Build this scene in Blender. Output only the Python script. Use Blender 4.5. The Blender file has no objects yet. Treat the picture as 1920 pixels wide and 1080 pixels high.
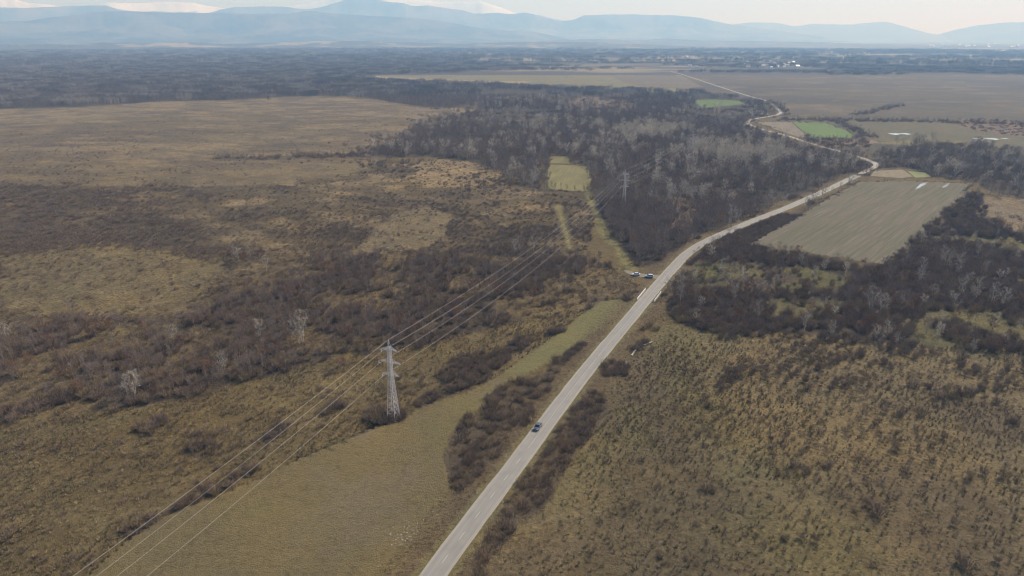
import bpy, math, random
import numpy as np
R = math.radians
random.seed(7); rng = np.random.default_rng(11)
scn = bpy.context.scene
C = scn.collection

# ------------------------------------------------------------------ camera, sky, sun, exposure
CAM_H, PITCH, F = 120.0, R(20.2), 1280.0
SP, CP = math.sin(PITCH), math.cos(PITCH)
cam = bpy.data.cameras.new("camera"); camo = bpy.data.objects.new("camera", cam); C.objects.link(camo)
camo.location = (0, 0, CAM_H); camo.rotation_euler = (R(90) - PITCH, 0, 0)
cam.sensor_width = 36; cam.lens = 24; cam.clip_start = 1; cam.clip_end = 80000
scn.camera = camo
SUN_EL, SUN_HEAD = R(39), R(47.8)            # heading to the right of the view (+Y)
w = bpy.data.worlds.new("World"); scn.world = w; w.use_nodes = True
nt = w.node_tree; sky = nt.nodes.new("ShaderNodeTexSky"); sky.sky_type = 'NISHITA'
sky.sun_disc = False; sky.sun_elevation = SUN_EL; sky.sun_rotation = SUN_HEAD
sky.altitude = 300; sky.air_density = 1.0; sky.dust_density = 0.7; sky.ozone_density = 1.5
tint = nt.nodes.new("ShaderNodeMix"); tint.data_type = 'RGBA'; tint.blend_type = 'MULTIPLY'; tint.inputs[0].default_value = 1; tint.inputs[7].default_value = (.90, 1.0, 1.2, 1)
nt.links.new(sky.outputs[0], tint.inputs[6]); nt.links.new(tint.outputs[2], nt.nodes["Background"].inputs[0]); nt.nodes["Background"].inputs[1].default_value = 0.068
sun = bpy.data.lights.new("sun", 'SUN'); sun.energy = 5.0; sun.angle = R(0.5); sun.color = (1, 0.95, 0.88)
suno = bpy.data.objects.new("sun", sun); C.objects.link(suno)
suno.rotation_euler = (R(90) - SUN_EL, 0, -SUN_HEAD + R(180)) ; suno.location = (300, 300, 500)
suno.rotation_euler = (-(R(90) - SUN_EL), 0, -SUN_HEAD)
vs = scn.view_settings; vs.view_transform = 'Standard'; vs.look = 'None'; vs.gamma = 1; vs.use_curve_mapping = False
vs.exposure = 0.30
cy = scn.cycles
cy.max_bounces = 5; cy.diffuse_bounces = 2; cy.glossy_bounces = 2; cy.transmission_bounces = 3; cy.volume_bounces = 2
cy.transparent_max_bounces = 6; cy.use_denoising = True; cy.use_adaptive_sampling = True; cy.adaptive_threshold = 0.01
cy.sample_clamp_indirect = 3; cy.filter_width = 1.15
HAZE_DENSITY = 0.5 / 3900.0

# ------------------------------------------------------------------ picture <-> ground
def gnd(u, v, h=0.0):
    a = (u - 960) / F; b = (v - 540) / F
    z = (CAM_H - h) / (SP + b * CP)
    return a * z, z * (CP - b * SP)
def proj(x, y, z=0.0):
    x = np.asarray(x, float); y = np.asarray(y, float); z = np.asarray(z, float) - CAM_H
    d = y * CP - z * SP; dn = -y * SP - z * CP
    d = np.where(d < 1, 1, d)
    return 960 + F * x / d, 540 + F * dn / d, d
def G(pts): return [gnd(*p) for p in pts]

# ------------------------------------------------------------------ noise
def _hash(ix, iy, seed):
    n = (ix.astype(np.int64) * 374761393 + iy.astype(np.int64) * 668265263 + seed * 1442695) & 0xFFFFFFFF
    n = ((n ^ (n >> 13)) * 1274126177) & 0xFFFFFFFF
    return ((n ^ (n >> 16)) & 0xFFFFFF) / float(0xFFFFFF)
def vnoise(x, y, seed=0):
    ix = np.floor(x); iy = np.floor(y); fx = x - ix; fy = y - iy
    fx = fx * fx * (3 - 2 * fx); fy = fy * fy * (3 - 2 * fy)
    a = _hash(ix, iy, seed); b = _hash(ix + 1, iy, seed); c = _hash(ix, iy + 1, seed); d = _hash(ix + 1, iy + 1, seed)
    return (a * (1 - fx) + b * fx) * (1 - fy) + (c * (1 - fx) + d * fx) * fy
def fbm(x, y, scale, seed=0, oct=4, gain=0.5):
    x = np.asarray(x, float) / scale; y = np.asarray(y, float) / scale
    s = 0; a = 1; t = 0
    for i in range(oct):
        s = s + a * vnoise(x + 17.3 * i, y - 9.1 * i, seed + i); t += a; a *= gain; x = x * 2.03; y = y * 2.03
    return s / t                                            # 0..1, mean .5

def patchy(x, y):
    return fbm(x / 1.35 + .25 * y, y, 26, 73, 6, .68) * .62 + fbm(x / 1.6, y, 110, 74, 3) * .38
def ragged(x, y, poly, amp=9):
    a, b, _ = proj(x + (fbm(x, y, 16, 57, 4, .65) - .5) * amp * 4, y + (fbm(x, y, 16, 58, 4, .65) - .5) * amp * 5); return inpoly(a, b, poly)
def inpoly(u, v, poly):
    ins = np.zeros(np.shape(u), bool); n = len(poly); j = n - 1
    for i in range(n):
        xi, yi = poly[i]; xj, yj = poly[j]
        if yi != yj:
            c = ((yi > v) != (yj > v)) & (u < (xj - xi) * (v - yi) / (yj - yi) + xi)
            ins ^= c
        j = i
    return ins

# ------------------------------------------------------------------ mesh helpers
def mesh_np(name, V, Fq, mat=None, k=4, smooth=False, mids=None):
    V = np.asarray(V, np.float32).reshape(-1, 3); Fq = np.asarray(Fq, np.int32).reshape(-1, k)
    me = bpy.data.meshes.new(name); me.vertices.add(len(V)); me.vertices.foreach_set("co", V.ravel())
    me.loops.add(Fq.size); me.loops.foreach_set("vertex_index", Fq.ravel())
    me.polygons.add(len(Fq)); me.polygons.foreach_set("loop_start", np.arange(0, Fq.size, k, dtype=np.int32))
    me.polygons.foreach_set("loop_total", np.full(len(Fq), k, np.int32))
    if smooth: me.polygons.foreach_set("use_smooth", np.ones(len(Fq), bool))
    mats = mat if isinstance(mat, (list, tuple)) else [mat]
    for m in mats:
        if m: me.materials.append(m)
    if mids is not None: me.polygons.foreach_set("material_index", np.asarray(mids, np.int32))
    me.update(calc_edges=True); me.validate(); return me
def link(name, me, parent=None, loc=None):
    o = bpy.data.objects.new(name, me); C.objects.link(o)
    if parent: o.parent = parent
    if loc is not None: o.location = loc
    return o
def tag(o, label=None, cat=None, group=None, kind=None):
    if label: o["label"] = label
    if cat: o["category"] = cat
    if group: o["group"] = group
    if kind: o["kind"] = kind
    return o
def empty(name, loc=(0, 0, 0), rz=0.0):
    o = bpy.data.objects.new(name, None); C.objects.link(o); o.location = loc; o.rotation_euler = (0, 0, rz)
    o.empty_display_size = 0.5; return o
def copy_tree(root, loc, rz=0, sc=1.0):
    r = root.copy(); C.objects.link(r); r.location = loc; r.rotation_euler = (0, 0, rz)
    r.scale = (sc, sc, sc) if not isinstance(sc, tuple) else sc
    for ch in root.children:
        c = ch.copy(); C.objects.link(c); c.parent = r
        for g in ch.children:
            d = g.copy(); C.objects.link(d); d.parent = c
    return r
class MB:
    """collects boxes, bars and rings into one mesh"""
    def __init__(s): s.V = []; s.Fc = []
    def add(s, V, Fc):
        n = len(s.V); s.V += [tuple(map(float, v)) for v in V]; s.Fc += [tuple(i + n for i in f) for f in Fc]
    def box(s, x0, x1, y0, y1, z0, z1):
        s.add([(x0, y0, z0), (x1, y0, z0), (x1, y1, z0), (x0, y1, z0), (x0, y0, z1), (x1, y0, z1), (x1, y1, z1), (x0, y1, z1)],
              [(0, 3, 2, 1), (4, 5, 6, 7), (0, 1, 5, 4), (1, 2, 6, 5), (2, 3, 7, 6), (3, 0, 4, 7)])
    def bar(s, a, b, r, r2=None, n=4):
        a = np.array(a, float); b = np.array(b, float); d = b - a; L = np.linalg.norm(d)
        if L < 1e-6: return
        d /= L; u = np.cross(d, (0, 0, 1)) if abs(d[2]) < .9 else np.cross(d, (1, 0, 0)); u /= np.linalg.norm(u); v = np.cross(d, u)
        r2 = r if r2 is None else r2; V = []
        for c, rr in ((a, r), (b, r2)):
            for k in range(n):
                t = 2 * math.pi * (k + .5) / n; V.append(c + rr * (u * math.cos(t) + v * math.sin(t)))
        s.add(V, [(k, (k + 1) % n, n + (k + 1) % n, n + k) for k in range(n)] + [tuple(range(n - 1, -1, -1)), tuple(range(n, 2 * n))])
    def mesh(s, name, mat, smooth=False):
        me = bpy.data.meshes.new(name); me.from_pydata(s.V, [], s.Fc)
        if mat: me.materials.append(mat)
        if smooth:
            for p in me.polygons: p.use_smooth = True
        me.update(); return me
    def build(s, name, mat, parent=None, smooth=False): return link(name, s.mesh(name, mat, smooth), parent)

# ------------------------------------------------------------------ materials
def newmat(name):
    m = bpy.data.materials.new(name); m.use_nodes = True; n = m.node_tree.nodes; l = m.node_tree.links
    return m, n, l, n["Principled BSDF"]
def N(n, t, **kw):
    x = n.new(t)
    for k, v in kw.items(): setattr(x, k, v)
    return x
def mix(n, l, fac, a, b, blend='MIX'):
    m = n.new("ShaderNodeMix"); m.data_type = 'RGBA'; m.blend_type = blend
    for s, v in ((m.inputs[0], fac), (m.inputs[6], a), (m.inputs[7], b)):
        if isinstance(v, (int, float)): s.default_value = v
        elif isinstance(v, (tuple, list)): s.default_value = (*v[:3], 1)
        else: l.new(v, s)
    return m.outputs[2]
def noise(n, l, vec, scale, detail=4, rough=.6, dist=0):
    t = n.new("ShaderNodeTexNoise"); t.inputs["Scale"].default_value = scale; t.inputs["Detail"].default_value = detail
    t.inputs["Roughness"].default_value = rough; t.inputs["Distortion"].default_value = dist
    if vec: l.new(vec, t.inputs["Vector"])
    return t.outputs[0]
def ramp(n, l, x, a, b, ca=(0, 0, 0), cb=(1, 1, 1)):
    r = n.new("ShaderNodeMapRange"); r.inputs[1].default_value = a; r.inputs[2].default_value = b; l.new(x, r.inputs[0]); return r.outputs[0]
def plain(name, col, rough=.8, metal=0.0, var=0.15, scale=3.0, spec=.3):
    m, n, l, b = newmat(name); tc = N(n, "ShaderNodeTexCoord")
    f = noise(n, l, tc.outputs["Object"], scale)
    c = mix(n, l, f, tuple(x * (1 - var) for x in col), tuple(min(1, x * (1 + var)) for x in col))
    l.new(c, b.inputs["Base Color"]); b.inputs["Roughness"].default_value = rough; b.inputs["Metallic"].default_value = metal
    b.inputs["Specular IOR Level"].default_value = spec
    return m
def plantmat(name, c1, c2, c3=None, spec=.2, rough=.8):
    """bark and twigs; every plant takes its own shade between c1, c2 (and now and then c3)"""
    m, n, l, b = newmat(name); oi = N(n, "ShaderNodeObjectInfo")
    c = mix(n, l, oi.outputs["Random"], c1, c2)
    if c3:
        mm = N(n, "ShaderNodeMath", operation='MULTIPLY'); l.new(oi.outputs["Random"], mm.inputs[0]); mm.inputs[1].default_value = 7.31
        fr = N(n, "ShaderNodeMath", operation='FRACT'); l.new(mm.outputs[0], fr.inputs[0])
        gt = N(n, "ShaderNodeMath", operation='GREATER_THAN'); l.new(fr.outputs[0], gt.inputs[0]); gt.inputs[1].default_value = .72
        c = mix(n, l, gt.outputs[0], c, c3)
    tc = N(n, "ShaderNodeTexCoord"); f = noise(n, l, tc.outputs["Object"], 1.3, 3)
    c = mix(n, l, ramp(n, l, f, .3, .7), c, mix(n, l, 1.0, c, (1.45, 1.4, 1.35), 'MULTIPLY'))
    l.new(c, b.inputs["Base Color"]); b.inputs["Roughness"].default_value = rough; b.inputs["Specular IOR Level"].default_value = spec
    return m
M = {}
M['bark'] = plantmat("grey_brown_bark", (.15, .12, .105), (.22, .185, .16), (.24, .20, .15))
M['twig'] = plantmat("grey_brown_twigs", (.15, .114, .098), (.235, .19, .162), (.23, .165, .115))
M['farwood'] = plantmat("far_woodland_twigs", (.12, .10, .09), (.22, .185, .16), (.31, .27, .23))
M['shrub'] = plantmat("purple_brown_stems", (.165, .120, .085), (.245, .185, .138), (.25, .19, .115))
M['pale'] = plantmat("pale_silver_twigs", (.34, .305, .255), (.48, .43, .36))
M['russet'] = plantmat("russet_dry_leaves", (.19, .105, .06), (.14, .082, .055), (.22, .14, .085))
M['evergreen'] = plantmat("dark_green_leaves", (.055, .065, .035), (.08, .085, .045))
M['weed'] = plantmat("dry_weed_stems", (.11, .086, .068), (.17, .135, .095), (.12, .10, .06))
M['tuft'] = plantmat("dry_grass_blades", (.26, .205, .11), (.34, .27, .16), (.20, .18, .08))

def ground_material():
    m, n, l, b = newmat("dry_grassland"); at = N(n, "ShaderNodeAttribute", attribute_name="zone")
    rg = N(n, "ShaderNodeAttribute", attribute_name="rough")     # R: strength of the mottling, painted tussock shade included
    geo = N(n, "ShaderNodeNewGeometry"); p = geo.outputs["Position"]
    f1 = noise(n, l, p, .9, 5, .7); f2 = noise(n, l, p, .11, 5, .65, .6); f3 = noise(n, l, p, .016, 5, .6, .8); f4 = noise(n, l, p, 3.3, 3, .7)
    c = at.outputs["Color"]
    c = mix(n, l, mix(n, l, 1.0, rg.outputs["Color"], ramp(n, l, f2, .40, .68), 'MULTIPLY'), c, mix(n, l, 1.0, c, (.55, .50, .50), 'MULTIPLY'))
    c = mix(n, l, ramp(n, l, f3, .42, .7), c, mix(n, l, 1.0, c, (1.22, 1.15, .98), 'MULTIPLY'))
    ra = N(n, "ShaderNodeMath", operation='MULTIPLY_ADD'); l.new(rg.outputs["Fac"], ra.inputs[0]); ra.inputs[1].default_value = 1.0; ra.inputs[2].default_value = .3
    def k(x): m_ = N(n, "ShaderNodeMath", operation='MULTIPLY', use_clamp=True); l.new(x, m_.inputs[0]); l.new(ra.outputs[0], m_.inputs[1]); return m_.outputs[0]
    c = mix(n, l, k(ramp(n, l, f1, .50, .62)), c, mix(n, l, 1.0, c, (.42, .40, .40), 'MULTIPLY'))  # dark mottling: small shadows of tussocks painted into the colour
    f6 = noise(n, l, p, .55, 5, .7, .5); c = mix(n, l, k(ramp(n, l, f6, .52, .64)), c, mix(n, l, 1.0, c, (1.45, 1.42, 1.3), 'MULTIPLY'))
    f5 = noise(n, l, p, .33, 4, .75, .3); c = mix(n, l, ramp(n, l, f5, .50, .72), c, mix(n, l, 1.0, c, (.74, .74, .70), 'MULTIPLY'))
    c = mix(n, l, ramp(n, l, f4, .52, .72), c, mix(n, l, 1.0, c, (1.6, 1.55, 1.45), 'MULTIPLY'))
    l.new(c, b.inputs["Base Color"]); b.inputs["Roughness"].default_value = .95; b.inputs["Specular IOR Level"].default_value = .08
    bp = N(n, "ShaderNodeBump"); bp.inputs["Strength"].default_value = 1.0; bp.inputs["Distance"].default_value = .7
    ad = N(n, "ShaderNodeMath", operation='ADD'); l.new(f1, ad.inputs[0]); l.new(f4, ad.inputs[1]); l.new(ad.outputs[0], bp.inputs["Height"])
    l.new(bp.outputs[0], b.inputs["Normal"])
    return m
def field_material(name, ca, cb, ang=0, row=1.2, streak=(.02, .3)):
    m, n, l, b = newmat(name); geo = N(n, "ShaderNodeNewGeometry")
    mp = N(n, "ShaderNodeMapping"); mp.inputs["Rotation"].default_value = (0, 0, ang); l.new(geo.outputs["Position"], mp.inputs[0])
    mp2 = N(n, "ShaderNodeMapping"); mp2.inputs["Scale"].default_value = (streak[1], streak[0], 1); l.new(mp.outputs[0], mp2.inputs[0])
    f = noise(n, l, mp2.outputs[0], 1.0, 6, .65); g = noise(n, l, geo.outputs["Position"], 1.1, 4, .7)
    mp3 = N(n, "ShaderNodeMapping"); mp3.inputs["Scale"].default_value = (1.1, .03, 1); l.new(mp.outputs[0], mp3.inputs[0]); f9 = noise(n, l, mp3.outputs[0], 1.0, 3, .6)
    c = mix(n, l, ramp(n, l, f, .40, .62), ca, cb); c = mix(n, l, ramp(n, l, f9, .48, .66), c, mix(n, l, 1.0, c, (1.3, 1.28, 1.25), 'MULTIPLY'))
    c = mix(n, l, ramp(n, l, g, .45, .72), c, mix(n, l, 1.0, c, (.68, .66, .66), 'MULTIPLY'))
    l.new(c, b.inputs["Base Color"]); b.inputs["Roughness"].default_value = .95; b.inputs["Specular IOR Level"].default_value = .08
    return m

# ------------------------------------------------------------------ roads (centre lines on the ground)
ROAD_PX = [(700, 1240), (756, 1160), (812, 1080), (867, 1003), (969, 869), (1080, 720), (1136, 651), (1198, 577), (1242, 525), (1281, 482), (1304, 464), (1336, 447), (1372, 431),
           (1425, 409), (1472, 391), (1540, 361), (1578, 343), (1610, 328)]
ROAD2_PX = [(1610, 328), (1632, 317), (1646, 310), (1640, 305), (1618, 297), (1582, 286), (1547, 277), (1510, 266), (1480, 256), (1450, 248), (1430, 243), (1413, 237), (1402, 231),
            (1406, 225), (1432, 220), (1455, 216), (1464, 211), (1458, 204), (1449, 197), (1440, 191), (1428, 186), (1407, 181), (1347, 162), (1280, 140), (1256, 134)]
def smooth_path(P, step):
    P = np.array(P, float)
    def cr(t, p0, p1, p2, p3): return .5 * ((2 * p1) + (-p0 + p2) * t + (2 * p0 - 5 * p1 + 4 * p2 - p3) * t * t + (-p0 + 3 * p1 - 3 * p2 + p3) * t ** 3)
    E = np.vstack([2 * P[0] - P[1], P, 2 * P[-1] - P[-2]]); out = []
    for i in range(1, len(E) - 2):
        for t in np.linspace(0, 1, 24, endpoint=False): out.append(cr(t, *E[i - 1:i + 3]))
    out.append(P[-1]); out = np.array(out)
    d = np.r_[0, np.cumsum(np.hypot(*np.diff(out, axis=0).T))]; s = np.arange(0, d[-1], step)
    return np.c_[np.interp(s, d, out[:, 0]), np.interp(s, d, out[:, 1])]
def soften(P, k=9):
    Q = P.copy(); ker = np.hanning(k + 2)[1:-1]; ker /= ker.sum()
    for i in range(2):
        pad = np.r_[np.repeat(P[:1, i], k // 2), P[:, i], np.repeat(P[-1:, i], k // 2)]; Q[:, i] = np.convolve(pad, ker, 'valid')
    return Q
road1 = soften(smooth_path(G(ROAD_PX), 3.0), 15)
road2 = soften(smooth_path(G(ROAD2_PX), 6.0), 9)
def normals(P):
    t = np.gradient(P, axis=0); t /= np.linalg.norm(t, axis=1)[:, None]; return np.c_[t[:, 1], -t[:, 0]]   # to the right
def ribbon(name, P, o0, o1, z, mat, parent=None, jitter=0.0):
    n = normals(P); o0 = np.broadcast_to(o0, len(P)); o1 = np.broadcast_to(o1, len(P))
    if jitter: o0 = o0 - jitter * fbm(P[:, 0], P[:, 1], 6, 3); o1 = o1 + jitter * fbm(P[:, 0], P[:, 1], 6, 8)
    A = P + n * o0[:, None]; B = P + n * o1[:, None]
    V = np.empty((2 * len(P), 3)); V[0::2, :2] = A; V[1::2, :2] = B; V[:, 2] = z
    i = np.arange(len(P) - 1) * 2
    return link(name, mesh_np(name, V, np.c_[i, i + 1, i + 3, i + 2], mat), parent)
def dist_path(x, y, P):
    x = np.asarray(x, float); y = np.asarray(y, float); d = np.full(x.shape, 1e9)
    m = (x > P[:, 0].min() - 60) & (x < P[:, 0].max() + 60) & (y > P[:, 1].min() - 60) & (y < P[:, 1].max() + 60)
    xs, ys = x[m], y[m]; dd = np.full(xs.shape, 1e9)
    for p in P[::2]: dd = np.minimum(dd, (xs - p[0]) ** 2 + (ys - p[1]) ** 2)
    d[m] = dd; return np.sqrt(d)

# ------------------------------------------------------------------ zones, drawn as outlines on the ground (given through the picture)
MEADOW = [(60, 1160), (160, 1080), (230, 1018), (300, 968), (395, 935), (480, 898), (560, 858), (640, 822), (700, 800), (760, 782), (800, 758), (870, 738), (930, 705), (985, 668), (1050, 622), (1090, 590), (1128, 563),
          (1172, 562), (1178, 572), (1130, 612), (1090, 640), (1040, 672), (985, 702), (930, 745), (880, 778), (856, 800), (838, 845), (836, 890), (846, 928), (825, 975), (785, 1025), (745, 1075), (680, 1160)]
FOREST = [(690, 285), (740, 262), (800, 245), (830, 222), (870, 212), (905, 192), (980, 186), (1100, 186), (1200, 180), (1262, 176), (1310, 172), (1345, 178), (1400, 188), (1440, 200), (1452, 212), (1400, 224),
          (1392, 236), (1440, 256), (1500, 270), (1560, 288), (1610, 302), (1640, 300), (1700, 286), (1780, 270), (1850, 276), (1920, 300), (1990, 320),
          (1990, 378), (1920, 370), (1860, 358), (1830, 342), (1745, 330), (1700, 316), (1640, 316), (1600, 326), (1560, 340), (1520, 358), (1450, 388), (1372, 422), (1322, 440), (1282, 462), (1262, 482), (1236, 492), (1196, 500), (1186, 492),
          (1160, 465), (1138, 432), (1120, 400), (1104, 362), (1112, 330), (1104, 310), (1070, 305), (1066, 292), (1028, 292), (1018, 312), (1014, 356), (990, 350), (960, 326), (900, 306), (860, 296), (780, 292), (722, 296)]
HOLES = [[(1242, 372), (1290, 368), (1306, 400), (1296, 430), (1262, 425), (1240, 400)], [(1048, 186), (1100, 180), (1180, 190), (1196, 204), (1120, 208), (1060, 204)], [(905, 262), (975, 265), (975, 272), (910, 270)],
         [(1304, 185), (1350, 182), (1402, 188), (1398, 196), (1350, 200), (1312, 203)], [(1358, 206), (1384, 206), (1386, 214), (1360, 212)]]
FARWOOD = [(-80, 96), (300, 96), (640, 104), (860, 112), (980, 122), (960, 133), (840, 137), (700, 142), (690, 150), (800, 154), (900, 158), (1000, 163), (1100, 166), (1220, 170), (1262, 177), (1180, 181), (1080, 182), (960, 184),
           (890, 192), (850, 203), (770, 200), (700, 186), (650, 181), (560, 181), (430, 188), (300, 190), (190, 196), (130, 202), (0, 203), (-80, 205)]
BELT = [(-40, 610), (60, 595), (140, 592), (260, 605), (330, 606), (400, 570), (440, 538), (500, 512), (540, 494), (620, 484), (700, 474), (760, 470), (830, 468), (900, 476), (1000, 480), (1060, 478), (1120, 486), (1160, 505), (1196, 530),
        (1192, 556), (1120, 575), (1050, 580), (960, 602), (880, 622), (820, 634), (730, 652), (640, 664), (560, 684), (500, 704), (420, 724), (330, 748), (240, 764), (150, 776), (80, 786), (-40, 800)]
SCRUBMID = [(-60, 345), (300, 350), (500, 345), (640, 330), (720, 300), (900, 302), (1000, 345), (1096, 362), (1120, 400), (1100, 470), (1000, 480), (830, 468), (700, 474), (560, 490), (440, 540), (340, 606), (260, 605), (60, 595), (-60, 610)]
TANUP = [(-60, 205), (130, 203), (300, 190), (560, 181), (650, 181), (740, 190), (850, 203), (885, 208), (830, 222), (800, 245), (740, 262), (690, 285), (720, 300), (640, 330), (500, 345), (300, 350), (-60, 345)]
SCRUBLOW = [(-60, 790), (80, 786), (240, 764), (420, 724), (560, 684), (730, 652), (880, 622), (1050, 580), (1120, 575), (1128, 563), (1090, 590), (985, 668), (930, 705), (800, 758), (700, 800), (560, 858), (480, 898), (300, 968), (160, 1080), (60, 1160), (-200, 1160)]
RIGHTFORE = [(1080, 850), (1135, 745), (1160, 690), (1240, 612), (1330, 606), (1420, 612), (1520, 625), (1640, 640), (1760, 650), (1990, 640), (1990, 1200), (840, 1200), (905, 1080), (960, 985), (1010, 960)]
RIGHTWOOD = [(1244, 560), (1232, 535), (1268, 520), (1300, 470), (1372, 440), (1410, 455), (1480, 470), (1560, 488), (1640, 496), (1660, 495), (1700, 455), (1760, 410), (1820, 362), (1850, 366), (1840, 400), (1920, 440), (1990, 450),
             (1990, 660), (1820, 665), (1700, 650), (1600, 640), (1530, 628), (1450, 612), (1380, 628), (1300, 612), (1252, 590)]
GRASSY_R = [(1290, 500), (1330, 480), (1420, 490), (1500, 500), (1590, 505), (1610, 520), (1560, 545), (1470, 545), (1380, 545), (1300, 540)]
RIGHTTAN = [(1850, 366), (1990, 375), (1990, 450), (1920, 440), (1850, 425), (1815, 410)]
T1 = [(846, 820), (866, 792), (905, 752), (950, 716), (1010, 700), (1044, 692), (1040, 712), (1020, 742), (990, 790), (960, 825), (930, 858), (885, 905), (858, 930), (845, 900), (836, 860)]
T2 = [(1078, 752), (1108, 730), (1135, 736), (1134, 765), (1112, 800), (1098, 825), (1070, 850), (1062, 872), (1040, 905), (1032, 930), (1005, 958), (960, 975), (938, 965), (950, 935), (975, 905), (1005, 865), (1020, 835), (1045, 800)]
T3 = [(905, 1020), (940, 975), (965, 975), (955, 1005), (915, 1045), (890, 1110), (850, 1110), (878, 1060)]
THICK = [T1, T2, T3,
         [(822, 704), (850, 668), (910, 656), (952, 650), (962, 668), (930, 690), (905, 716), (860, 720), (830, 716)],
         [(940, 652), (972, 628), (1000, 632), (988, 650), (955, 662)], [(1018, 624), (1042, 613), (1062, 616), (1052, 626), (1026, 630)],
         [(684, 782), (700, 762), (742, 758), (764, 772), (752, 788), (708, 794)], [(597, 768), (640, 745), (662, 748), (640, 765), (608, 778)],
         [(486, 818), (520, 792), (546, 790), (530, 808), (500, 825)], [(232, 995), (262, 968), (302, 962), (296, 980), (250, 1002)], [(436, 888), (470, 868), (490, 872), (462, 892)], [(312, 958), (350, 925), (440, 890), (452, 898), (372, 940), (322, 962)],
         [(770, 756), (800, 738), (870, 716), (886, 722), (830, 742), (782, 762)],
         [(1248, 585), (1290, 574), (1360, 585), (1420, 590), (1500, 604), (1440, 618), (1350, 625), (1290, 610)],
         [(1312, 458), (1380, 432), (1480, 397), (1550, 366), (1610, 336), (1616, 343), (1562, 371), (1482, 417), (1408, 455), (1372, 476), (1330, 494)],
         [(1028, 694), (1040, 668), (1062, 666), (1052, 690), (1036, 708)],
         [(1600, 322), (1622, 314), (1650, 314), (1640, 328), (1606, 334)],
         [(1050, 672), (1090, 640), (1102, 644), (1070, 672), (1054, 684)], [(1122, 690), (1150, 676), (1180, 684), (1176, 704), (1144, 708)], [(1176, 655), (1200, 638), (1215, 636), (1218, 645), (1190, 660)],
         [(340, 835), (370, 805), (405, 812), (410, 840), (375, 848)], [(250, 800), (300, 775), (320, 785), (280, 812)],
         [(400, 300), (404, 293), (480, 292), (580, 290), (690, 284), (690, 292), (560, 297), (480, 300)]]
SPOT_SHRUB = [(694, 786, 3.0), (706, 790, 3.2), (719, 792, 3.2), (730, 790, 3.0), (744, 788, 3.0), (754, 784, 2.8), (700, 776, 3.0), (714, 778, 3.2), (728, 776, 3.0), (746, 776, 3.0), (758, 778, 2.4), (688, 782, 2.4), (1218, 612, 3.6), (1206, 618, 3.0), (1230, 618, 3.0), (1322, 915, 2.6), (1336, 918, 1.8), (1645, 960, 3.2), (1628, 944, 2.2), (1300, 698, 2.4), (1284, 694, 2.0), (1490, 872, 2.8), (1512, 884, 2.4),
              (1556, 872, 2.2), (1780, 742, 4.0), (1800, 738, 4.2), (1762, 744, 3.4), (1820, 735, 3.6), (1690, 776, 2.6), (1728, 776, 2.6), (1870, 752, 2.8), (1900, 790, 3.2), (1772, 818, 2.4), (1680, 838, 2.4), (1845, 885, 2.6), (1885, 892, 2.8), (1820, 892, 2.4),
              (1800, 1048, 2.4), (1815, 1062, 2.6), (1870, 1048, 1.8), (1790, 980, 1.8), (1475, 1008, 1.6), (1504, 1006, 1.6), (1530, 1010, 1.6), (1418, 1002, 1.4), (1322, 745, 2.2), (1330, 758, 2.0), (1660, 770, 2.2),
              (1900, 632, 3.4), (1700, 662, 3.0), (1670, 655, 2.6), (1268, 632, 1.6), (1258, 628, 1.4), (1155, 700, 2.4), (1170, 702, 2.2), (1140, 704, 2.2)]
PALE_PX = [(1370, 425, 13), (1382, 424, 12), (1441, 394, 12), (1470, 385, 9), (1632, 582, 12), (1650, 584, 10), (568, 640, 13), (560, 644, 11), (490, 636, 9), (255, 742, 10), (240, 745, 8), (328, 640, 8), (422, 700, 8), (18, 640, 8), (1770, 505, 12), (1795, 512, 11),
           (1560, 305, 14), (1900, 318, 13), (1880, 316, 14), (1915, 322, 13), (1690, 300, 12), (1740, 300, 12), (990, 300, 13), (1000, 298, 13), (1000, 345, 14), (1005, 340, 14), (1148, 335, 10), (500, 505, 8), (436, 480, 8), (470, 484, 8), (448, 488, 7), (965, 475, 9), (972, 472, 9), (1000, 470, 9),
           (1800, 555, 10), (1830, 560, 10), (1860, 570, 10), (1880, 575, 9), (1725, 535, 9), (1350, 205, 14)]
PALEBAND = [[(1292, 292), (1330, 272), (1400, 270), (1470, 285), (1506, 298), (1500, 312), (1420, 308), (1350, 312), (1300, 305)], [(1130, 262), (1180, 244), (1250, 240), (1290, 250), (1262, 256), (1190, 262), (1140, 272)],
            [(1120, 168), (1250, 172), (1240, 178), (1100, 176)], [(990, 232), (1010, 228), (1040, 240), (1020, 246)], [(1350, 378), (1392, 378), (1400, 402), (1360, 406)], [(880, 172), (1000, 172), (1010, 178), (890, 180)]]
RUSSET_PX = [(622, 520, 7), (640, 525, 8), (612, 512, 7), (905, 548, 8), (920, 552, 8), (890, 552, 8), (935, 556, 7), (1000, 562, 6), (780, 560, 6), (1002, 788, 3), (1060, 845, 3), (1050, 838, 2.6), (270, 625, 6), (180, 628, 6), (165, 630, 5), (200, 622, 6),
             (360, 690, 6), (385, 700, 6), (300, 720, 6), (120, 715, 6), (520, 665, 6), (500, 672, 5), (590, 648, 6), (655, 640, 6), (745, 612, 5), (735, 618, 5), (645, 596, 6), (480, 575, 5), (540, 560, 6), (455, 492, 6), (488, 488, 6), (430, 482, 5), (1640, 520, 6), (1625, 518, 6),
             (1520, 592, 6), (1790, 600, 6), (1700, 585, 6), (672, 290, 9), (605, 303, 6), (504, 190, 10), (268, 573, 5), (300, 418, 4), (570, 434, 5), (1030, 292, 8), (1036, 288, 8), (1440, 560, 5), (640, 690, 5), (1820, 380, 5), (30, 700, 6), (60, 690, 6), (860, 600, 6), (150, 740, 6)]
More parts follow.
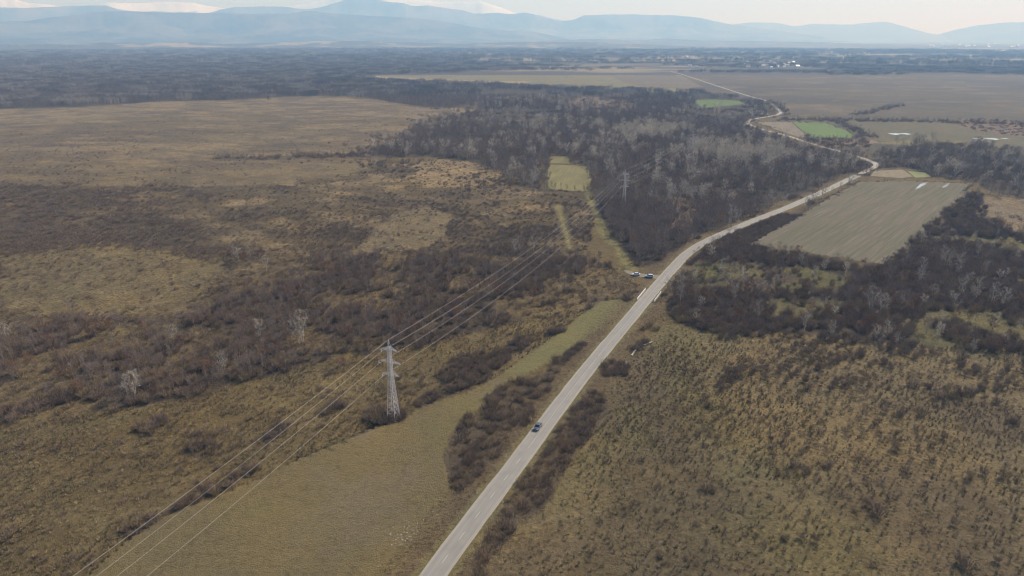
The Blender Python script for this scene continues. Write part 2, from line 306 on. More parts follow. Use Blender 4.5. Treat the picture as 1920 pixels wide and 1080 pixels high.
TRACKS = [([(1101, 362), (1112, 385), (1124, 410), (1134, 435), (1150, 455), (1164, 470), (1172, 490), (1186, 505)], 4.5, 'green'), ([(1046, 384), (1052, 405), (1060, 430), (1068, 465)], 2.6, 'green'),
          ([(1172, 507), (1182, 511), (1200, 516), (1226, 519), (1243, 520)], 5.0, 'grey')]

# ------------------------------------------------------------------ ground sheet with its colour zones
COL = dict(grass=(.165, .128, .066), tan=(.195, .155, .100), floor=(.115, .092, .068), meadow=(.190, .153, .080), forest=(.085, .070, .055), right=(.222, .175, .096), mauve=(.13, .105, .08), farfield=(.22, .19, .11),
           green=(.17, .17, .06), straw=(.33, .255, .15), farwood=(.10, .088, .078), verge=(.165, .125, .08))
FLAT1 = [(1390, 462), (1480, 408), (1560, 360), (1612, 330), (1630, 314), (1700, 312), (1760, 328), (1840, 338), (1815, 378), (1740, 435), (1690, 480), (1655, 506), (1600, 498), (1500, 483)]
FLAT2 = [(1008, 366), (1014, 300), (1024, 286), (1076, 286), (1086, 304), (1116, 308), (1122, 366)]
TRACKP = [smooth_path(G(p), 1.5) for p, _, _ in TRACKS]
def ground_colour(x, y):
    u, v, d = proj(x, y)
    wob = np.clip(d * .012, 1.5, 60)
    wx = (fbm(x, y, 30, 21) - .5) * 2 * wob; wy = (fbm(x, y, 30, 22) - .5) * 2 * wob
    far = (x * x + y * y) > 1200 ** 2
    wx = np.where(far, (fbm(x, y, 200, 23) - .5) * 60, wx); wy = np.where(far, (fbm(x, y, 200, 24) - .5) * 100, wy)
    uu, vv, _ = proj(x + wx, y + wy)
    col = np.empty((len(x), 3)); col[:] = COL['grass']; rough = np.full(len(x), .5)
    def put(mask, c, r=None, f=1.0):
        c = np.array(COL[c] if isinstance(c, str) else c)
        ff = (np.broadcast_to(f, len(x)) * mask)[:, None]; col[:] = col * (1 - ff) + c * ff
        if r is not None: rough[mask] = r
    n1 = fbm(x, y, 70, 31, 5, .55); n2 = fbm(x, y, 18, 32, 4); n3 = fbm(x, y, 260, 33, 4); n0 = fbm(x / 2.4, y, 14, 34, 5, .6)
    sm = lambda t, a, b: np.clip((t - a) / (b - a), 0, 1)
    put(vv < 205, 'mauve', .35)
    put(inpoly(uu, vv, TANUP), 'tan', .55); m = inpoly(uu, vv, TANUP)
    pt = patchy(x, y); put(m, (.30, .24, .14), None, .8 * sm(pt, .53, .62)); put(m, (.15, .118, .085), None, .75 * (1 - sm(pt, .40, .50))); put(m, (.17, .14, .085), None, .6 * sm(n3, .5, .66)); put(m, (.14, .11, .08), None, .5 * sm(fbm(x / 2.5, y, 9, 38, 3), .55, .7))
    put(m, (.27, .215, .128), None, .7 * sm(fbm(x / 2.2 + y * .2, y, 34, 141, 5, .65), .53, .62)); put(m, (.13, .102, .075), None, .6 * sm(fbm(x / 2.2 - y * .1, y, 22, 142, 5, .65), .54, .64))
    put(m & (vv > 270), 'grass', None, .4 * sm(vv, 270, 330))
    m = inpoly(uu, vv, SCRUBMID); pt = patchy(x, y); put(m, 'grass', .8); put(m, 'floor', None, .25 + .7 * (1 - sm(pt, .46, .60))); put(m, 'straw', None, .8 * sm(pt, .56, .64) * sm(n2, .45, .6)); put(m, (.25, .19, .11), None, .5 * sm(n0, .58, .68))
    for g, c, f in (([(640, 482), (690, 440), (740, 400), (800, 385), (850, 400), (830, 440), (790, 468), (700, 474)], (.25, .20, .115), .8), ([(770, 310), (820, 296), (880, 300), (960, 340), (880, 350), (800, 352)], (.42, .32, .18), .5),
                    ([(0, 470), (200, 450), (420, 480), (420, 530), (330, 585), (60, 590), (0, 560)], (.235, .19, .10), .7), ([(880, 345), (1010, 350), (1000, 372), (900, 372)], 'straw', .35), ([(830, 500), (930, 478), (1000, 484), (960, 496)], 'straw', .6)):
        put(inpoly(uu, vv, g), c, None, f)
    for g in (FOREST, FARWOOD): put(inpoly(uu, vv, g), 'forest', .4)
    for h in HOLES[:3]: put(inpoly(uu, vv, h), (.17, .13, .095), .5)
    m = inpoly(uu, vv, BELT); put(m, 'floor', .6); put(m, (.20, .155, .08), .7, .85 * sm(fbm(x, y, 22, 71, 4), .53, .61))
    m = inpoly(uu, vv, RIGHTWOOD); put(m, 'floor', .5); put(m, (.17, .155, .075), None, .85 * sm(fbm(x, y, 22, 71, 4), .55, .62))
    m = inpoly(uu, vv, GRASSY_R); put(m, (.15, .145, .062), None, .85 * sm(n2, .42, .55))
    put(inpoly(uu, vv, RIGHTTAN), (.24, .19, .125), .7)
    m = inpoly(uu, vv, SCRUBLOW); put(m, 'grass', .5); put(m, (.21, .165, .085), None, .8 * sm(fbm(x, y * 2.2, 22, 41), .48, .66))
    m = inpoly(uu, vv, RIGHTFORE); put(m, 'right', .45); put(m, (.155, .140, .068), None, .6 * sm(n1, .50, .62)); put(m, (.135, .105, .07), None, .6 * sm(fbm(x, y, 40, 43), .52, .66) )
    m = inpoly(u + wx * .15, v, MEADOW); put(m, 'meadow', .0); put(m, (.185, .17, .072), None, .5 * sm(n1, .5, .66)); put(m, (.205, .168, .12), None, .5 * sm(n2, .5, .7)); put(m & (v < 700), (.20, .185, .085), None, .8)
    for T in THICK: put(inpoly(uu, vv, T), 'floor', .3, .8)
    for (px, wd, k), P_ in zip(TRACKS, TRACKP):
        if k == 'green': dd = dist_path(x, y, P_); put(dd < 7, (.27, .245, .11), None, np.clip(1.25 - dd / (1.1 + wd * fbm(x, y, 12, 48, 3)), 0, .85))
    # verges of the road
    d1 = dist_path(x, y, road1); put(d1 < 13, 'verge', .5, np.clip((13 - d1) / 6, 0, 1) * .8)
    put(d1 < 5.2, (.22, .20, .10), .3, .6)
    # far plain: bands of fields and hedged woods
    put(inpoly(u, v, [(684, 142), (800, 136), (1000, 131), (1255, 133), (1400, 142), (1320, 160), (1260, 176), (1200, 168), (1000, 161), (800, 153), (700, 150)]), (.20, .178, .10), .35)
    put(inpoly(u, v, [(700, 143), (860, 150), (1000, 153), (980, 157), (800, 153), (700, 150)]), (.33, .26, .15), .3, .8)
    put(inpoly(u, v, [(1150, 143), (1260, 140), (1330, 162), (1250, 168), (1170, 155)]), (.17, .14, .11), .3, .8)
    put(inpoly(u, v, [(1200, 172), (1260, 165), (1300, 172), (1260, 177)]), (.20, .21, .09), .3, .8)
    mR = (u > 1270) & (v > 141) & (v < 300) & ~inpoly(u, v, FOREST) & (u - 1270 > (v - 138) * 2.0)
    put(mR, (.135, .112, .078), .35); put(mR, (.098, .086, .068), None, .8 * sm(n3, .45, .6)); put(mR, (.23, .18, .125), None, .5 * sm(n1, .58, .7)); put(mR, (.11, .095, .08), None, .6 * sm(fbm(x / 3, y, 40, 47), .56, .68))
    put(inpoly(u, v, [(1590, 226), (1700, 227), (1790, 230), (1990, 268), (1990, 300), (1850, 290), (1740, 265), (1640, 262)]), (.155, .138, .088), .3)
    put(inpoly(u, v, [(1636, 268), (1700, 262), (1800, 264), (1860, 280), (1840, 288), (1780, 274), (1700, 272)]), (.19, .17, .085), .3)
    put(inpoly(u, v, [(1780, 230), (1830, 222), (1990, 232), (1990, 262), (1880, 254), (1810, 242)]), (.22, .155, .11), .6, .7)
    put(inpoly(uu, vv, [(1590, 260), (1640, 262), (1640, 268), (1600, 272), (1520, 262)]), (.30, .235, .18), .4, .8)
    mf = v < 141; bands = fbm(x / 5.0, y, 260, 51, 4, .6); put(mf & (v > 60), 'farwood', .3); put(mf & (v > 78), (.27, .225, .14), None, .9 * sm(bands, .56, .62))
    put(mf & (u < 900) & (v > 104), 'farwood', None, .85)
    return np.clip(col, .02, .8), rough
def sheet_ground():
    rr = [20.0]
    while rr[-1] < 26500: rr.append(rr[-1] * (1.0075 if rr[-1] < 3000 else 1.011) )
    rr = np.array(rr); th = np.linspace(-R(62), R(62), 760)
    RR, TH = np.meshgrid(rr, th, indexing='ij'); x = (RR * np.sin(TH)).ravel(); y = (RR * np.cos(TH)).ravel()
    y = y - 0.0
    col, rough = ground_colour(x, y)
    z = np.zeros(len(x)); 
    d = np.minimum(dist_path(x, y, road1), dist_path(x, y, road2)); u, v, _ = proj(x, y)
    keep = np.clip((d - 9) / 20, 0, 1) * (~inpoly(u, v, MEADOW)) * (~inpoly(u, v, FLAT1)) * (~inpoly(u, v, FLAT2)) * np.clip((dist_path(x, y, TRACKP[-1]) - 5) / 8, 0, 1)
    r = np.hypot(x, y); near = np.clip(1 - (r - 700) / 500, 0, 1)
    z = -(fbm(x, y, 26, 61, 4) * 1.1 + fbm(x, y, 5, 62, 2) * .35) * keep * near
    z -= .03
    n, k = RR.shape; i = np.arange(n - 1)[:, None] * k + np.arange(k - 1)[None]; i = i.ravel()
    me = mesh_np("ground", np.c_[x, y, z], np.c_[i, i + k, i + k + 1, i + 1][:, ::-1], ground_material(), smooth=True)
    for nm, c in (("zone", col), ("rough", np.repeat(rough[:, None], 3, 1))):
        a = me.color_attributes.new(nm, 'FLOAT_COLOR', 'POINT'); a.data.foreach_set("color", np.c_[c, np.ones(len(c))].astype(np.float32).ravel())
    return tag(link("ground", me), "dry olive and tan grassland of a wide river plain under the whole scene", kind="structure")
sheet_ground()

def patch(name, px, z, mat, label, world=False, kind="structure", step=14):
    P = np.array(px if world else G(px)); P = np.vstack([P, P[:1]]); out = []
    for a, b in zip(P[:-1], P[1:]):
        L = np.hypot(*(b - a)); k = max(1, int(L / step)); nv = np.array([b[1] - a[1], a[0] - b[0]]) / max(L, 1e-6)
        for t in range(k):
            q = a + (b - a) * t / k; out.append(q + nv * (fbm(np.array([q[0]]), np.array([q[1]]), 9, 77)[0] - .5) * min(L * .02, 4))
    me = bpy.data.meshes.new(name); me.from_pydata([(float(p[0]), float(p[1]), z) for p in out], [], [tuple(range(len(out)))]); me.materials.append(mat); me.update()
    if me.polygons[0].normal.z < 0: me.flip_normals()
    return tag(link(name, me), label, kind=kind)
fa = math.atan2(*(np.array(gnd(1830, 345)) - np.array(gnd(1655, 495))))
patch("ploughed_field", [(1405, 458), (1480, 417), (1560, 368), (1612, 341), (1700, 339), (1822, 344), (1800, 372), (1740, 425), (1690, 468), (1655, 495), (1600, 488), (1500, 473)], .06,
      field_material("stubble_rows", (.160, .136, .10), (.122, .116, .070), fa, streak=(.010, .32)), "big grey brown stubble field right of the road bend")
patch("green_field", [(1302, 188), (1330, 186), (1400, 190), (1396, 195), (1360, 199), (1318, 202), (1308, 195)], .12, field_material("winter_wheat", (.11, .155, .055), (.135, .175, .065), 0, streak=(.01, .04)), "small bright green field far behind the forest")
patch("green_field", [(1486, 229), (1540, 230), (1552, 232), (1604, 252), (1594, 259), (1525, 258), (1500, 242)], .12, field_material("young_wheat", (.12, .175, .055), (.15, .195, .07), 0, streak=(.01, .04)), "bright green wedge shaped field beside the winding road")
patch("ploughed_field", [(1418, 229), (1484, 229), (1498, 242), (1522, 258), (1500, 258), (1440, 238)], .10, field_material("dark_stubble", (.19, .155, .12), (.22, .19, .13), .5, streak=(.01, .1)), "narrow brown ploughed strip left of the green wedge field")
patch("field", [(1020, 354), (1024, 318), (1034, 309), (1098, 311), (1108, 326), (1112, 352), (1100, 360), (1060, 357)], .06, field_material("clearing_grass", (.17, .152, .072), (.22, .19, .085), .2, streak=(.03, .09)), "yellow green grass clearing inside the bare forest")
patch("field", [(1028, 306), (1032, 295), (1066, 293), (1066, 306)], .06, field_material("clearing_grass_upper", (.15, .14, .065), (.19, .17, .075), .2, streak=(.03, .09)), "small darker square of grass at the top of the clearing")
patch("field", [(1632, 330), (1640, 320), (1692, 318), (1712, 331), (1690, 334)], .06, field_material("reed_straw", (.27, .225, .15), (.20, .165, .105), 1.2, streak=(.2, .2)), "pale straw coloured strip behind the big stubble field")
patch("field", [(1702, 321), (1735, 324), (1746, 332), (1716, 333)], .06, field_material("green_strip", (.20, .23, .09), (.25, .25, .11), 0, streak=(.03, .1)), "small green strip of grass behind the big stubble field")
wm, wn, wl, wb = newmat("still_water"); wb.inputs["Base Color"].default_value = (.55, .57, .60, 1); wb.inputs["Roughness"].default_value = .12; wb.inputs["Specular IOR Level"].default_value = .6
wl.new(mix(wn, wl, noise(wn, wl, N(wn, "ShaderNodeNewGeometry").outputs["Position"], .4), (.34, .34, .33), (.56, .56, .55)), wb.inputs["Base Color"])  # whitened base colour stands in for sky reflected on the water
for (u0, v0, L_, W_, hd_), lb in zip([(1677, 251.5, 18, 13, .4), (1697, 251.2, 15, 13, .5), (1830, 260, 9, 8, 0), (1860, 260.6, 15, 15, .4), (1884, 260, 8, 8, 0), (1727, 348, 34, 3.0, fa), (1774, 348, 26, 2.4, fa)],
                                 ["left one of the two white puddles in the far grey field", "right one of the two white puddles in the far grey field", "smallest white puddle in the far right field", "long white puddle in the far right field", "white puddle at the end of the row in the far right field",
                                  "left patch of standing water at the top of the big stubble field", "right patch of standing water at the top of the big stubble field"]):
    e = []; q = gnd(u0, v0)
    for t in range(64):
        a = 2 * math.pi * t / 64; rr = .5 * (1 + .16 * math.sin(3 * a + u0) + .14 * math.sin(7 * a + u0 * 2) + .16 * math.sin(13 * a + u0)); X = math.sin(a) * rr * W_; Y = math.cos(a) * rr * L_
        e.append((q[0] + X * math.cos(hd_) + Y * math.sin(hd_), q[1] - X * math.sin(hd_) + Y * math.cos(hd_)))
    patch("puddle", e, .14, wm, lb, world=True, step=500)

# ------------------------------------------------------------------ roads
def road_material():
    m, n, l, b = newmat("worn_concrete_asphalt"); geo = N(n, "ShaderNodeNewGeometry"); p = geo.outputs["Position"]
    hd = math.atan2(road1[60, 0] - road1[10, 0], road1[60, 1] - road1[10, 1])
    mp = N(n, "ShaderNodeMapping"); mp.inputs["Rotation"].default_value = (0, 0, hd); l.new(p, mp.inputs[0])
    mq = N(n, "ShaderNodeMapping"); mq.inputs["Scale"].default_value = (1.2, .02, 1); l.new(mp.outputs[0], mq.inputs[0])
    f = noise(n, l, mq.outputs[0], 1, 4, .6); g = noise(n, l, p, .25, 5, .6); h = noise(n, l, p, 6, 3, .7)
    c = mix(n, l, ramp(n, l, f, .35, .65), (.250, .235, .205), (.295, .278, .248)); c = mix(n, l, ramp(n, l, g, .45, .75), c, mix(n, l, 1, c, (.86, .86, .88), 'MULTIPLY'))
    c = mix(n, l, ramp(n, l, h, .5, .8), c, mix(n, l, 1, c, (.9, .9, .9), 'MULTIPLY'))
    l.new(c, b.inputs["Base Color"]); b.inputs["Roughness"].default_value = .8; b.inputs["Specular IOR Level"].default_value = .25
    return m
RM = road_material(); gravel = plain("pale_gravel", (.36, .31, .24), .95, var=.25, scale=.6)
RW = 2.8
ro = ribbon("road", road1, -RW, RW, .10, RM, jitter=.12); tag(ro, "pale grey two lane country road running up through the plain", kind="structure")
rs = ribbon("road_shoulder", road1, -RW - .12, RW + .12, .06, gravel, jitter=.5); tag(rs, "narrow gravel shoulder along both sides of the road", kind="structure")
rf = ribbon("road", road2, -2.8, 2.8, .16, plain("dusty_road", (.34, .30, .25), .9, var=.15, scale=.1)); tag(rf, "far stretch of the road winding between fields behind the forest", kind="structure")
paint = plain("worn_white_paint", (.43, .40, .35), .6, var=.18, scale=1.5)
for s, lb in ((-1, "worn white edge line on the left side of the road"), (1, "worn white edge line on the right side of the road")):
    e = ribbon("road_marking", road1, s * (RW - .22) - .05, s * (RW - .22) + .05, .105, paint); tag(e, lb, kind="structure")
# centre line: dashes up to the car, then an unbroken line
dr = np.r_[0, np.cumsum(np.hypot(*np.diff(road1, axis=0).T))]
def s_at(u, v):
    x, y = gnd(u, v); return dr[np.argmin((road1[:, 0] - x) ** 2 + (road1[:, 1] - y) ** 2)]
nr = normals(road1)
def road_pt(s, off=0.0): return np.array([np.interp(s, dr, road1[:, 0] + nr[:, 0] * off), np.interp(s, dr, road1[:, 1] + nr[:, 1] * off)])
mb = MB()
def dash(a, b, wd=.085):
    k = max(1, int((b - a) / 3)); ss = np.linspace(a, b, k + 1)
    for i in range(k):
        q = [road_pt(ss[i], -wd), road_pt(ss[i], wd), road_pt(ss[i + 1], wd), road_pt(ss[i + 1], -wd)]
        mb.add([(p[0], p[1], .105) for p in q], [(0, 1, 2, 3)])
for a, b in (((829, 1057), (836, 1046)), ((857, 1016), (868, 1003)), ((888, 973), (897, 963)), ((915, 938), (924, 927)), ((941, 903), (950, 893)), ((964, 872), (973, 861))): dash(s_at(*a), s_at(*b))
s0 = s_at(829, 1057); 
for k in (1, 2): dash(max(0, s0 - 9 * k), max(0, s0 - 9 * k) + 3)
dash(s_at(988, 843), s_at(1250, 508), .06)
tag(mb.build("road_marking", paint), "white dashed centre line turning solid beyond the car", kind="structure")
px, wd, k = TRACKS[-1]
tag(ribbon("path", smooth_path(G(px), 2.0), -wd / 2 * (.35 + .65 * np.clip(np.linspace(0, 3, len(smooth_path(G(px), 2.0))), 0, 1)), wd / 2 * (.35 + .65 * np.clip(np.linspace(0, 3, len(smooth_path(G(px), 2.0))), 0, 1)), .05, plain("lay_by_gravel", (.21, .18, .13), .95, var=.25, scale=.5), jitter=.9), "gravel lay-by track leaving the road where two cars are parked", kind="structure")

# ------------------------------------------------------------------ mountains and foothills
def ridge_material(name, c1, c2, snow=None, scale=.0012, rng_=None):
    m, n, l, b = newmat(name); geo = N(n, "ShaderNodeNewGeometry"); p = geo.outputs["Position"]
    f = noise(n, l, p, scale, 8, .6, .4); c = mix(n, l, ramp(n, l, f, *(rng_ or (.44, .56))), c1, c2)
    if snow:
        sp = N(n, "ShaderNodeSeparateXYZ"); l.new(p, sp.inputs[0]); f2 = noise(n, l, p, .0035, 7, .65)
        a = N(n, "ShaderNodeMath", operation='MULTIPLY_ADD'); l.new(f2, a.inputs[0]); a.inputs[1].default_value = snow[1]; l.new(sp.outputs[2], a.inputs[2])
        c = mix(n, l, ramp(n, l, a.outputs[0], snow[0], snow[0] + snow[1] * .12), c, (.84, .90, 1.0))
    l.new(c, b.inputs["Base Color"]); b.inputs["Roughness"].default_value = .95; b.inputs["Specular IOR Level"].default_value = .05
    return m
def ridge(name, D, prof, wid, mat, label, seed, rough=.6, back=.6, cols=620, rows=72):
    pu = np.array([p[0] for p in prof], float); pv = np.array([p[1] for p in prof], float)
    u = np.linspace(pu[0], pu[-1], cols); v = np.interp(u, pu, pv) + (fbm(u, u * 0, 9, seed) - .5) * 1.6
    a = (u - 960) / F; b = (v - 540) / F; dx, dy, dz = a, CP - b * SP, -(SP + b * CP); hl = np.hypot(dx, dy)
    dist = D * (1 + .06 * (fbm(u, u * 0, 160, seed + 3) - .5)); H = CAM_H + dz / hl * dist; H = np.maximum(H, 2)
    ux, uy = dx / hl, dy / hl; V = np.zeros((rows, cols, 3)); t = np.linspace(-1, back, rows)
    for k, tt in enumerate(t):
        dd = dist + tt * wid; X = ux * dd; Y = uy * dd
        s = 1 - abs(tt) ** 1.15 if tt < 0 else 1 - (tt / back) * .9
        gul = fbm(X, Y, wid * .34, seed + 7, 6, .58); k2 = min(1, abs(tt) * 4)
        h = H * s * (1 - rough * k2 * (gul * 1.3)) ; h = np.where(tt == -1, -8, h - (1 - s) * 8)
        V[k] = np.stack([X, Y, h], -1)
    i = (np.arange(rows - 1)[:, None] * cols + np.arange(cols - 1)[None]).ravel()
    me = mesh_np(name, V.reshape(-1, 3), np.c_[i, i + 1, i + cols + 1, i + cols], mat, smooth=True)
    return tag(link(name, me), label, kind="structure")
wood1 = ridge_material("wooded_slopes", (.05, .055, .05), (.15, .135, .11))
ridge("mountains", 14500, [(-160, 40), (0, 40), (60, 37), (100, 31), (150, 25), (200, 20), (260, 21), (320, 23), (400, 23), (470, 25), (540, 25), (570, 20), (590, 20), (625, 25), (700, 29), (780, 33), (820, 37), (860, 45), (910, 54), (960, 57), (1000, 59), (1030, 65), (1060, 72), (1100, 80), (1120, 90)],
      2600, wood1, "nearest dark blue wooded mountain range on the left", 100)
ridge("mountains", 19000, [(-160, 8), (0, 13), (45, 14), (120, 10), (165, 9), (200, 9), (220, 16), (260, 21), (300, 25), (385, 25), (410, 18), (440, 12), (480, 11), (530, 11), (560, 15), (575, 16), (600, 13), (640, 1), (655, -6), (705, -5), (722, 1), (755, 5), (775, 11), (800, 9), (840, 15), (870, 19), (895, 26), (930, 23),
      (960, 26), (982, 22), (1000, 26), (1030, 34), (1050, 40), (1075, 36), (1095, 28), (1150, 26), (1200, 26), (1260, 28), (1310, 32), (1340, 39), (1375, 46), (1410, 50), (1450, 56), (1520, 66), (1600, 75), (1640, 90)], 2300,
      ridge_material("high_wooded_slopes", (.07, .07, .065), (.19, .17, .145)), "middle blue mountain range below the snowy crest", 200)
ridge("mountains", 22500, [(-160, -14), (0, -7), (20, -4), (50, 5), (90, 8), (145, 15), (172, 22), (185, 9), (205, 4), (240, 6), (280, 5), (320, 3), (360, 5), (400, 12), (425, 16), (450, 20), (520, 17), (540, 12), (580, 6), (600, 0), (640, -8), (660, -12), (720, -4), (800, 1), (850, 5), (905, 3), (940, 14), (965, 24),
      (1000, 25), (1040, 35), (1080, 42), (1340, 50), (1400, 42), (1450, 42), (1490, 49), (1520, 45), (1560, 45), (1600, 46), (1620, 43), (1660, 40), (1690, 48), (1710, 54), (1740, 62), (1765, 66), (1820, 90)], 2600,
      ridge_material("snow_and_rock", (.16, .15, .14), (.22, .20, .18), snow=(860, 230)), "farthest mountain crest covered with white snow", 300, rough=.15)
ridge("hills", 23500, [(1690, 90), (1720, 74), (1760, 64), (1790, 56), (1830, 48), (1880, 42), (1920, 41), (2080, 34)], 2300, ridge_material("right_hill_slopes", (.11, .10, .09), (.16, .14, .11)), "smooth pale blue hill at the right end of the horizon", 400, rough=.2)
ridge("hills", 8800, [(-160, 84), (0, 83), (130, 82), (200, 79), (260, 80), (360, 79), (420, 82), (500, 80), (600, 77), (700, 76), (760, 79), (860, 82), (960, 79), (1050, 78), (1150, 80), (1230, 84), (1300, 87), (1400, 90)], 1300,
      ridge_material("foothill_pastures", (.10, .095, .08), (.30, .25, .18), scale=.0019, rng_=(.53, .60)), "low tan and dark foothills along the foot of the mountains", 500, rough=.5)
ridge("hills", 12000, [(960, 82), (1040, 75), (1120, 73), (1200, 75), (1250, 72), (1330, 76), (1440, 77), (1520, 79), (1620, 82), (1720, 84)], 1300, ridge_material("hazy_foothills", (.11, .10, .08), (.20, .17, .13), scale=.0019, rng_=(.53, .62)), "hazy low foothills right of the middle of the horizon", 600, rough=.5)

# ------------------------------------------------------------------ plants
def ribbons(P0, P1, w0, w1):
    """thin twigs: one narrow quad from P0 to P1 each"""
    P0 = np.array(P0); P1 = np.array(P1); d = P1 - P0; r = rng.normal(size=d.shape); n = np.cross(d, r); n /= np.linalg.norm(n, axis=1)[:, None] + 1e-9
    w0 = np.broadcast_to(w0, len(d))[:, None] / 2; w1 = np.broadcast_to(w1, len(d))[:, None] / 2
    V = np.stack([P0 - n * w0, P0 + n * w0, P1 + n * w1, P1 - n * w1], 1).reshape(-1, 3); i = np.arange(len(d)) * 4
    return V, np.c_[i, i + 1, i + 2, i + 3]
def tubes(P0, P1, r0, r1):
    P0 = np.array(P0); P1 = np.array(P1); d = P1 - P0; d = d / (np.linalg.norm(d, axis=1)[:, None] + 1e-9)
    a = np.cross(d, np.array([.31, .77, .55])); a /= np.linalg.norm(a, axis=1)[:, None]; b = np.cross(d, a); V = []
    r0 = np.broadcast_to(r0, len(d))[:, None]; r1 = np.broadcast_to(r1, len(d))[:, None]
    for P, r in ((P0, r0), (P1, r1)):
        for k in range(3):
            t = 2 * math.pi * k / 3; V.append(P + r * (a * math.cos(t) + b * math.sin(t)))
    V = np.stack(V, 1).reshape(-1, 3); i = np.arange(len(d)) * 6
    F_ = np.concatenate([np.c_[i + k, i + (k + 1) % 3, i + 3 + (k + 1) % 3, i + 3 + k] for k in range(3)])
    return V, F_
def join(parts):
    V = []; Fc = []; n = 0
    for v, f in parts: V.append(v); Fc.append(f + n); n += len(v)
    return np.concatenate(V), np.concatenate(Fc)
def unit(v): return v / (np.linalg.norm(v, axis=-1, keepdims=True) + 1e-9)
def grow_tree(H=10, spread=3.4, limbs=12, br=6, tw=6, tw_w=.055, base=.22, trunk_r=.16, narrow=0.0, leaves=0, leaf=.22, stems=1):
    T0, T1, tr0, tr1 = [], [], [], []; L0, L1, lr0, lr1 = [], [], [], []; Q0, Q1 = [], []; tips = []
    for st in range(stems):
        lean = rng.normal(size=2) * (.05 + .10 * (stems > 1)); pts = [np.array([rng.normal() * .3 * (stems > 1), rng.normal() * .3 * (stems > 1), -.4])]
        for k in range(1, 6): pts.append(np.array([pts[0][0] + lean[0] * H * k / 5 + rng.normal() * .10, pts[0][1] + lean[1] * H * k / 5 + rng.normal() * .10, H * .93 * k / 5]))
        tr = trunk_r * (1 if stems == 1 else .6)
        for k in range(5): T0.append(pts[k]); T1.append(pts[k + 1]); tr0.append(tr * (1 - k / 5.6)); tr1.append(tr * (1 - (k + 1) / 5.6))
        for i in range(limbs // stems):
            f = base + (.93 - base) * ((i + rng.random()) / (limbs // stems)); q = f * 5; k = min(4, int(q)); p = pts[k] + (pts[k + 1] - pts[k]) * (q - k)
            az = i * 2.4 + rng.random() * 1.2; ln = spread * (1 - .42 * max(0, (f - .55)) / .4) * (.75 + .5 * min(1, f / .5)) * rng.uniform(.7, 1.1); up = rng.uniform(.5, 1.1) + narrow
            d = unit(np.array([math.cos(az), math.sin(az), up])); mid = p + d * ln * .55; d2 = unit(d + np.array([0, 0, .35]) + rng.normal(size=3) * .15); end = mid + d2 * ln * .55
            r = tr * .42 * (1 - f * .5); L0 += [p, mid]; L1 += [mid, end]; lr0 += [r, r * .6]; lr1 += [r * .6, r * .2]
            for j in range(br):
                g = rng.uniform(.25, 1.0); s = p + (mid - p) * (g / .5) if g < .5 else mid + (end - mid) * ((g - .5) / .5)
                e = s + unit(d2 + rng.normal(size=3) * .75 + np.array([0, 0, .25])) * spread * rng.uniform(.25, .5); L0.append(s); L1.append(e); lr0.append(r * .35); lr1.append(r * .12)
                for t in range(tw):
                    g2 = rng.uniform(.2, 1.0); a = s + (e - s) * g2; bb = a + unit(unit(e - s) + rng.normal(size=3) * .7 + np.array([0, 0, .25])) * spread * rng.uniform(.16, .34); Q0.append(a); Q1.append(bb); tips.append(bb)
    trunk = tubes(T0, T1, np.array(tr0), np.array(tr1))
    crown = [tubes(L0, L1, np.array(lr0), np.array(lr1)), ribbons(Q0, Q1, tw_w, tw_w * .4)]
    if leaves:
        tips = np.array(tips); c = tips[rng.integers(0, len(tips), leaves)] + rng.normal(size=(leaves, 3)) * .22; d = unit(rng.normal(size=(leaves, 3))) * leaf
        crown.append(ribbons(c, c + d, leaf * .7, leaf * .4))
    return trunk, join(crown)
def grow_shrub(H=2.2, rad=1.5, stems=60, side=4, wd=.045, dome=.6, leaves=0):
    a = rng.random(stems) * 6.283; r = np.sqrt(rng.random(stems)) * rad; P0 = np.c_[r * np.cos(a) * .55, r * np.sin(a) * .55, np.full(stems, -.2)]
    hh = H * (1 - dome * .55 * (r / rad) ** 2) * rng.uniform(.65, 1.05, stems); P2 = np.c_[r * np.cos(a) * 1.15, r * np.sin(a) * 1.15, hh] + rng.normal(size=(stems, 3)) * .12; PM = P0 + (P2 - P0) * .5 + rng.normal(size=(stems, 3)) * .1
    A, B = [P0, PM], [PM, P2]; W0, W1 = [np.full(stems, wd * 1.3), np.full(stems, wd)], [np.full(stems, wd), np.full(stems, wd * .4)]
    for k in range(side):
        g = rng.uniform(.25, 1, (stems, 1)); s = np.where(g < .5, P0 + (PM - P0) * g * 2, PM + (P2 - PM) * (g - .5) * 2); d = unit(unit(P2 - P0) + rng.normal(size=(stems, 3)) * .6) * H * rng.uniform(.16, .36, (stems, 1))
        A.append(s); B.append(s + d); W0.append(np.full(stems, wd * .8)); W1.append(np.full(stems, wd * .3))
    A, B, W0, W1 = map(np.concatenate, (A, B, W0, W1)); parts = [ribbons(A, B, W0, W1)]
    if leaves: c = B[rng.integers(0, len(B), leaves)] + rng.normal(size=(leaves, 3)) * .15; parts.append(ribbons(c, c + unit(rng.normal(size=(leaves, 3))) * .16, .11, .07))
    return join(parts)

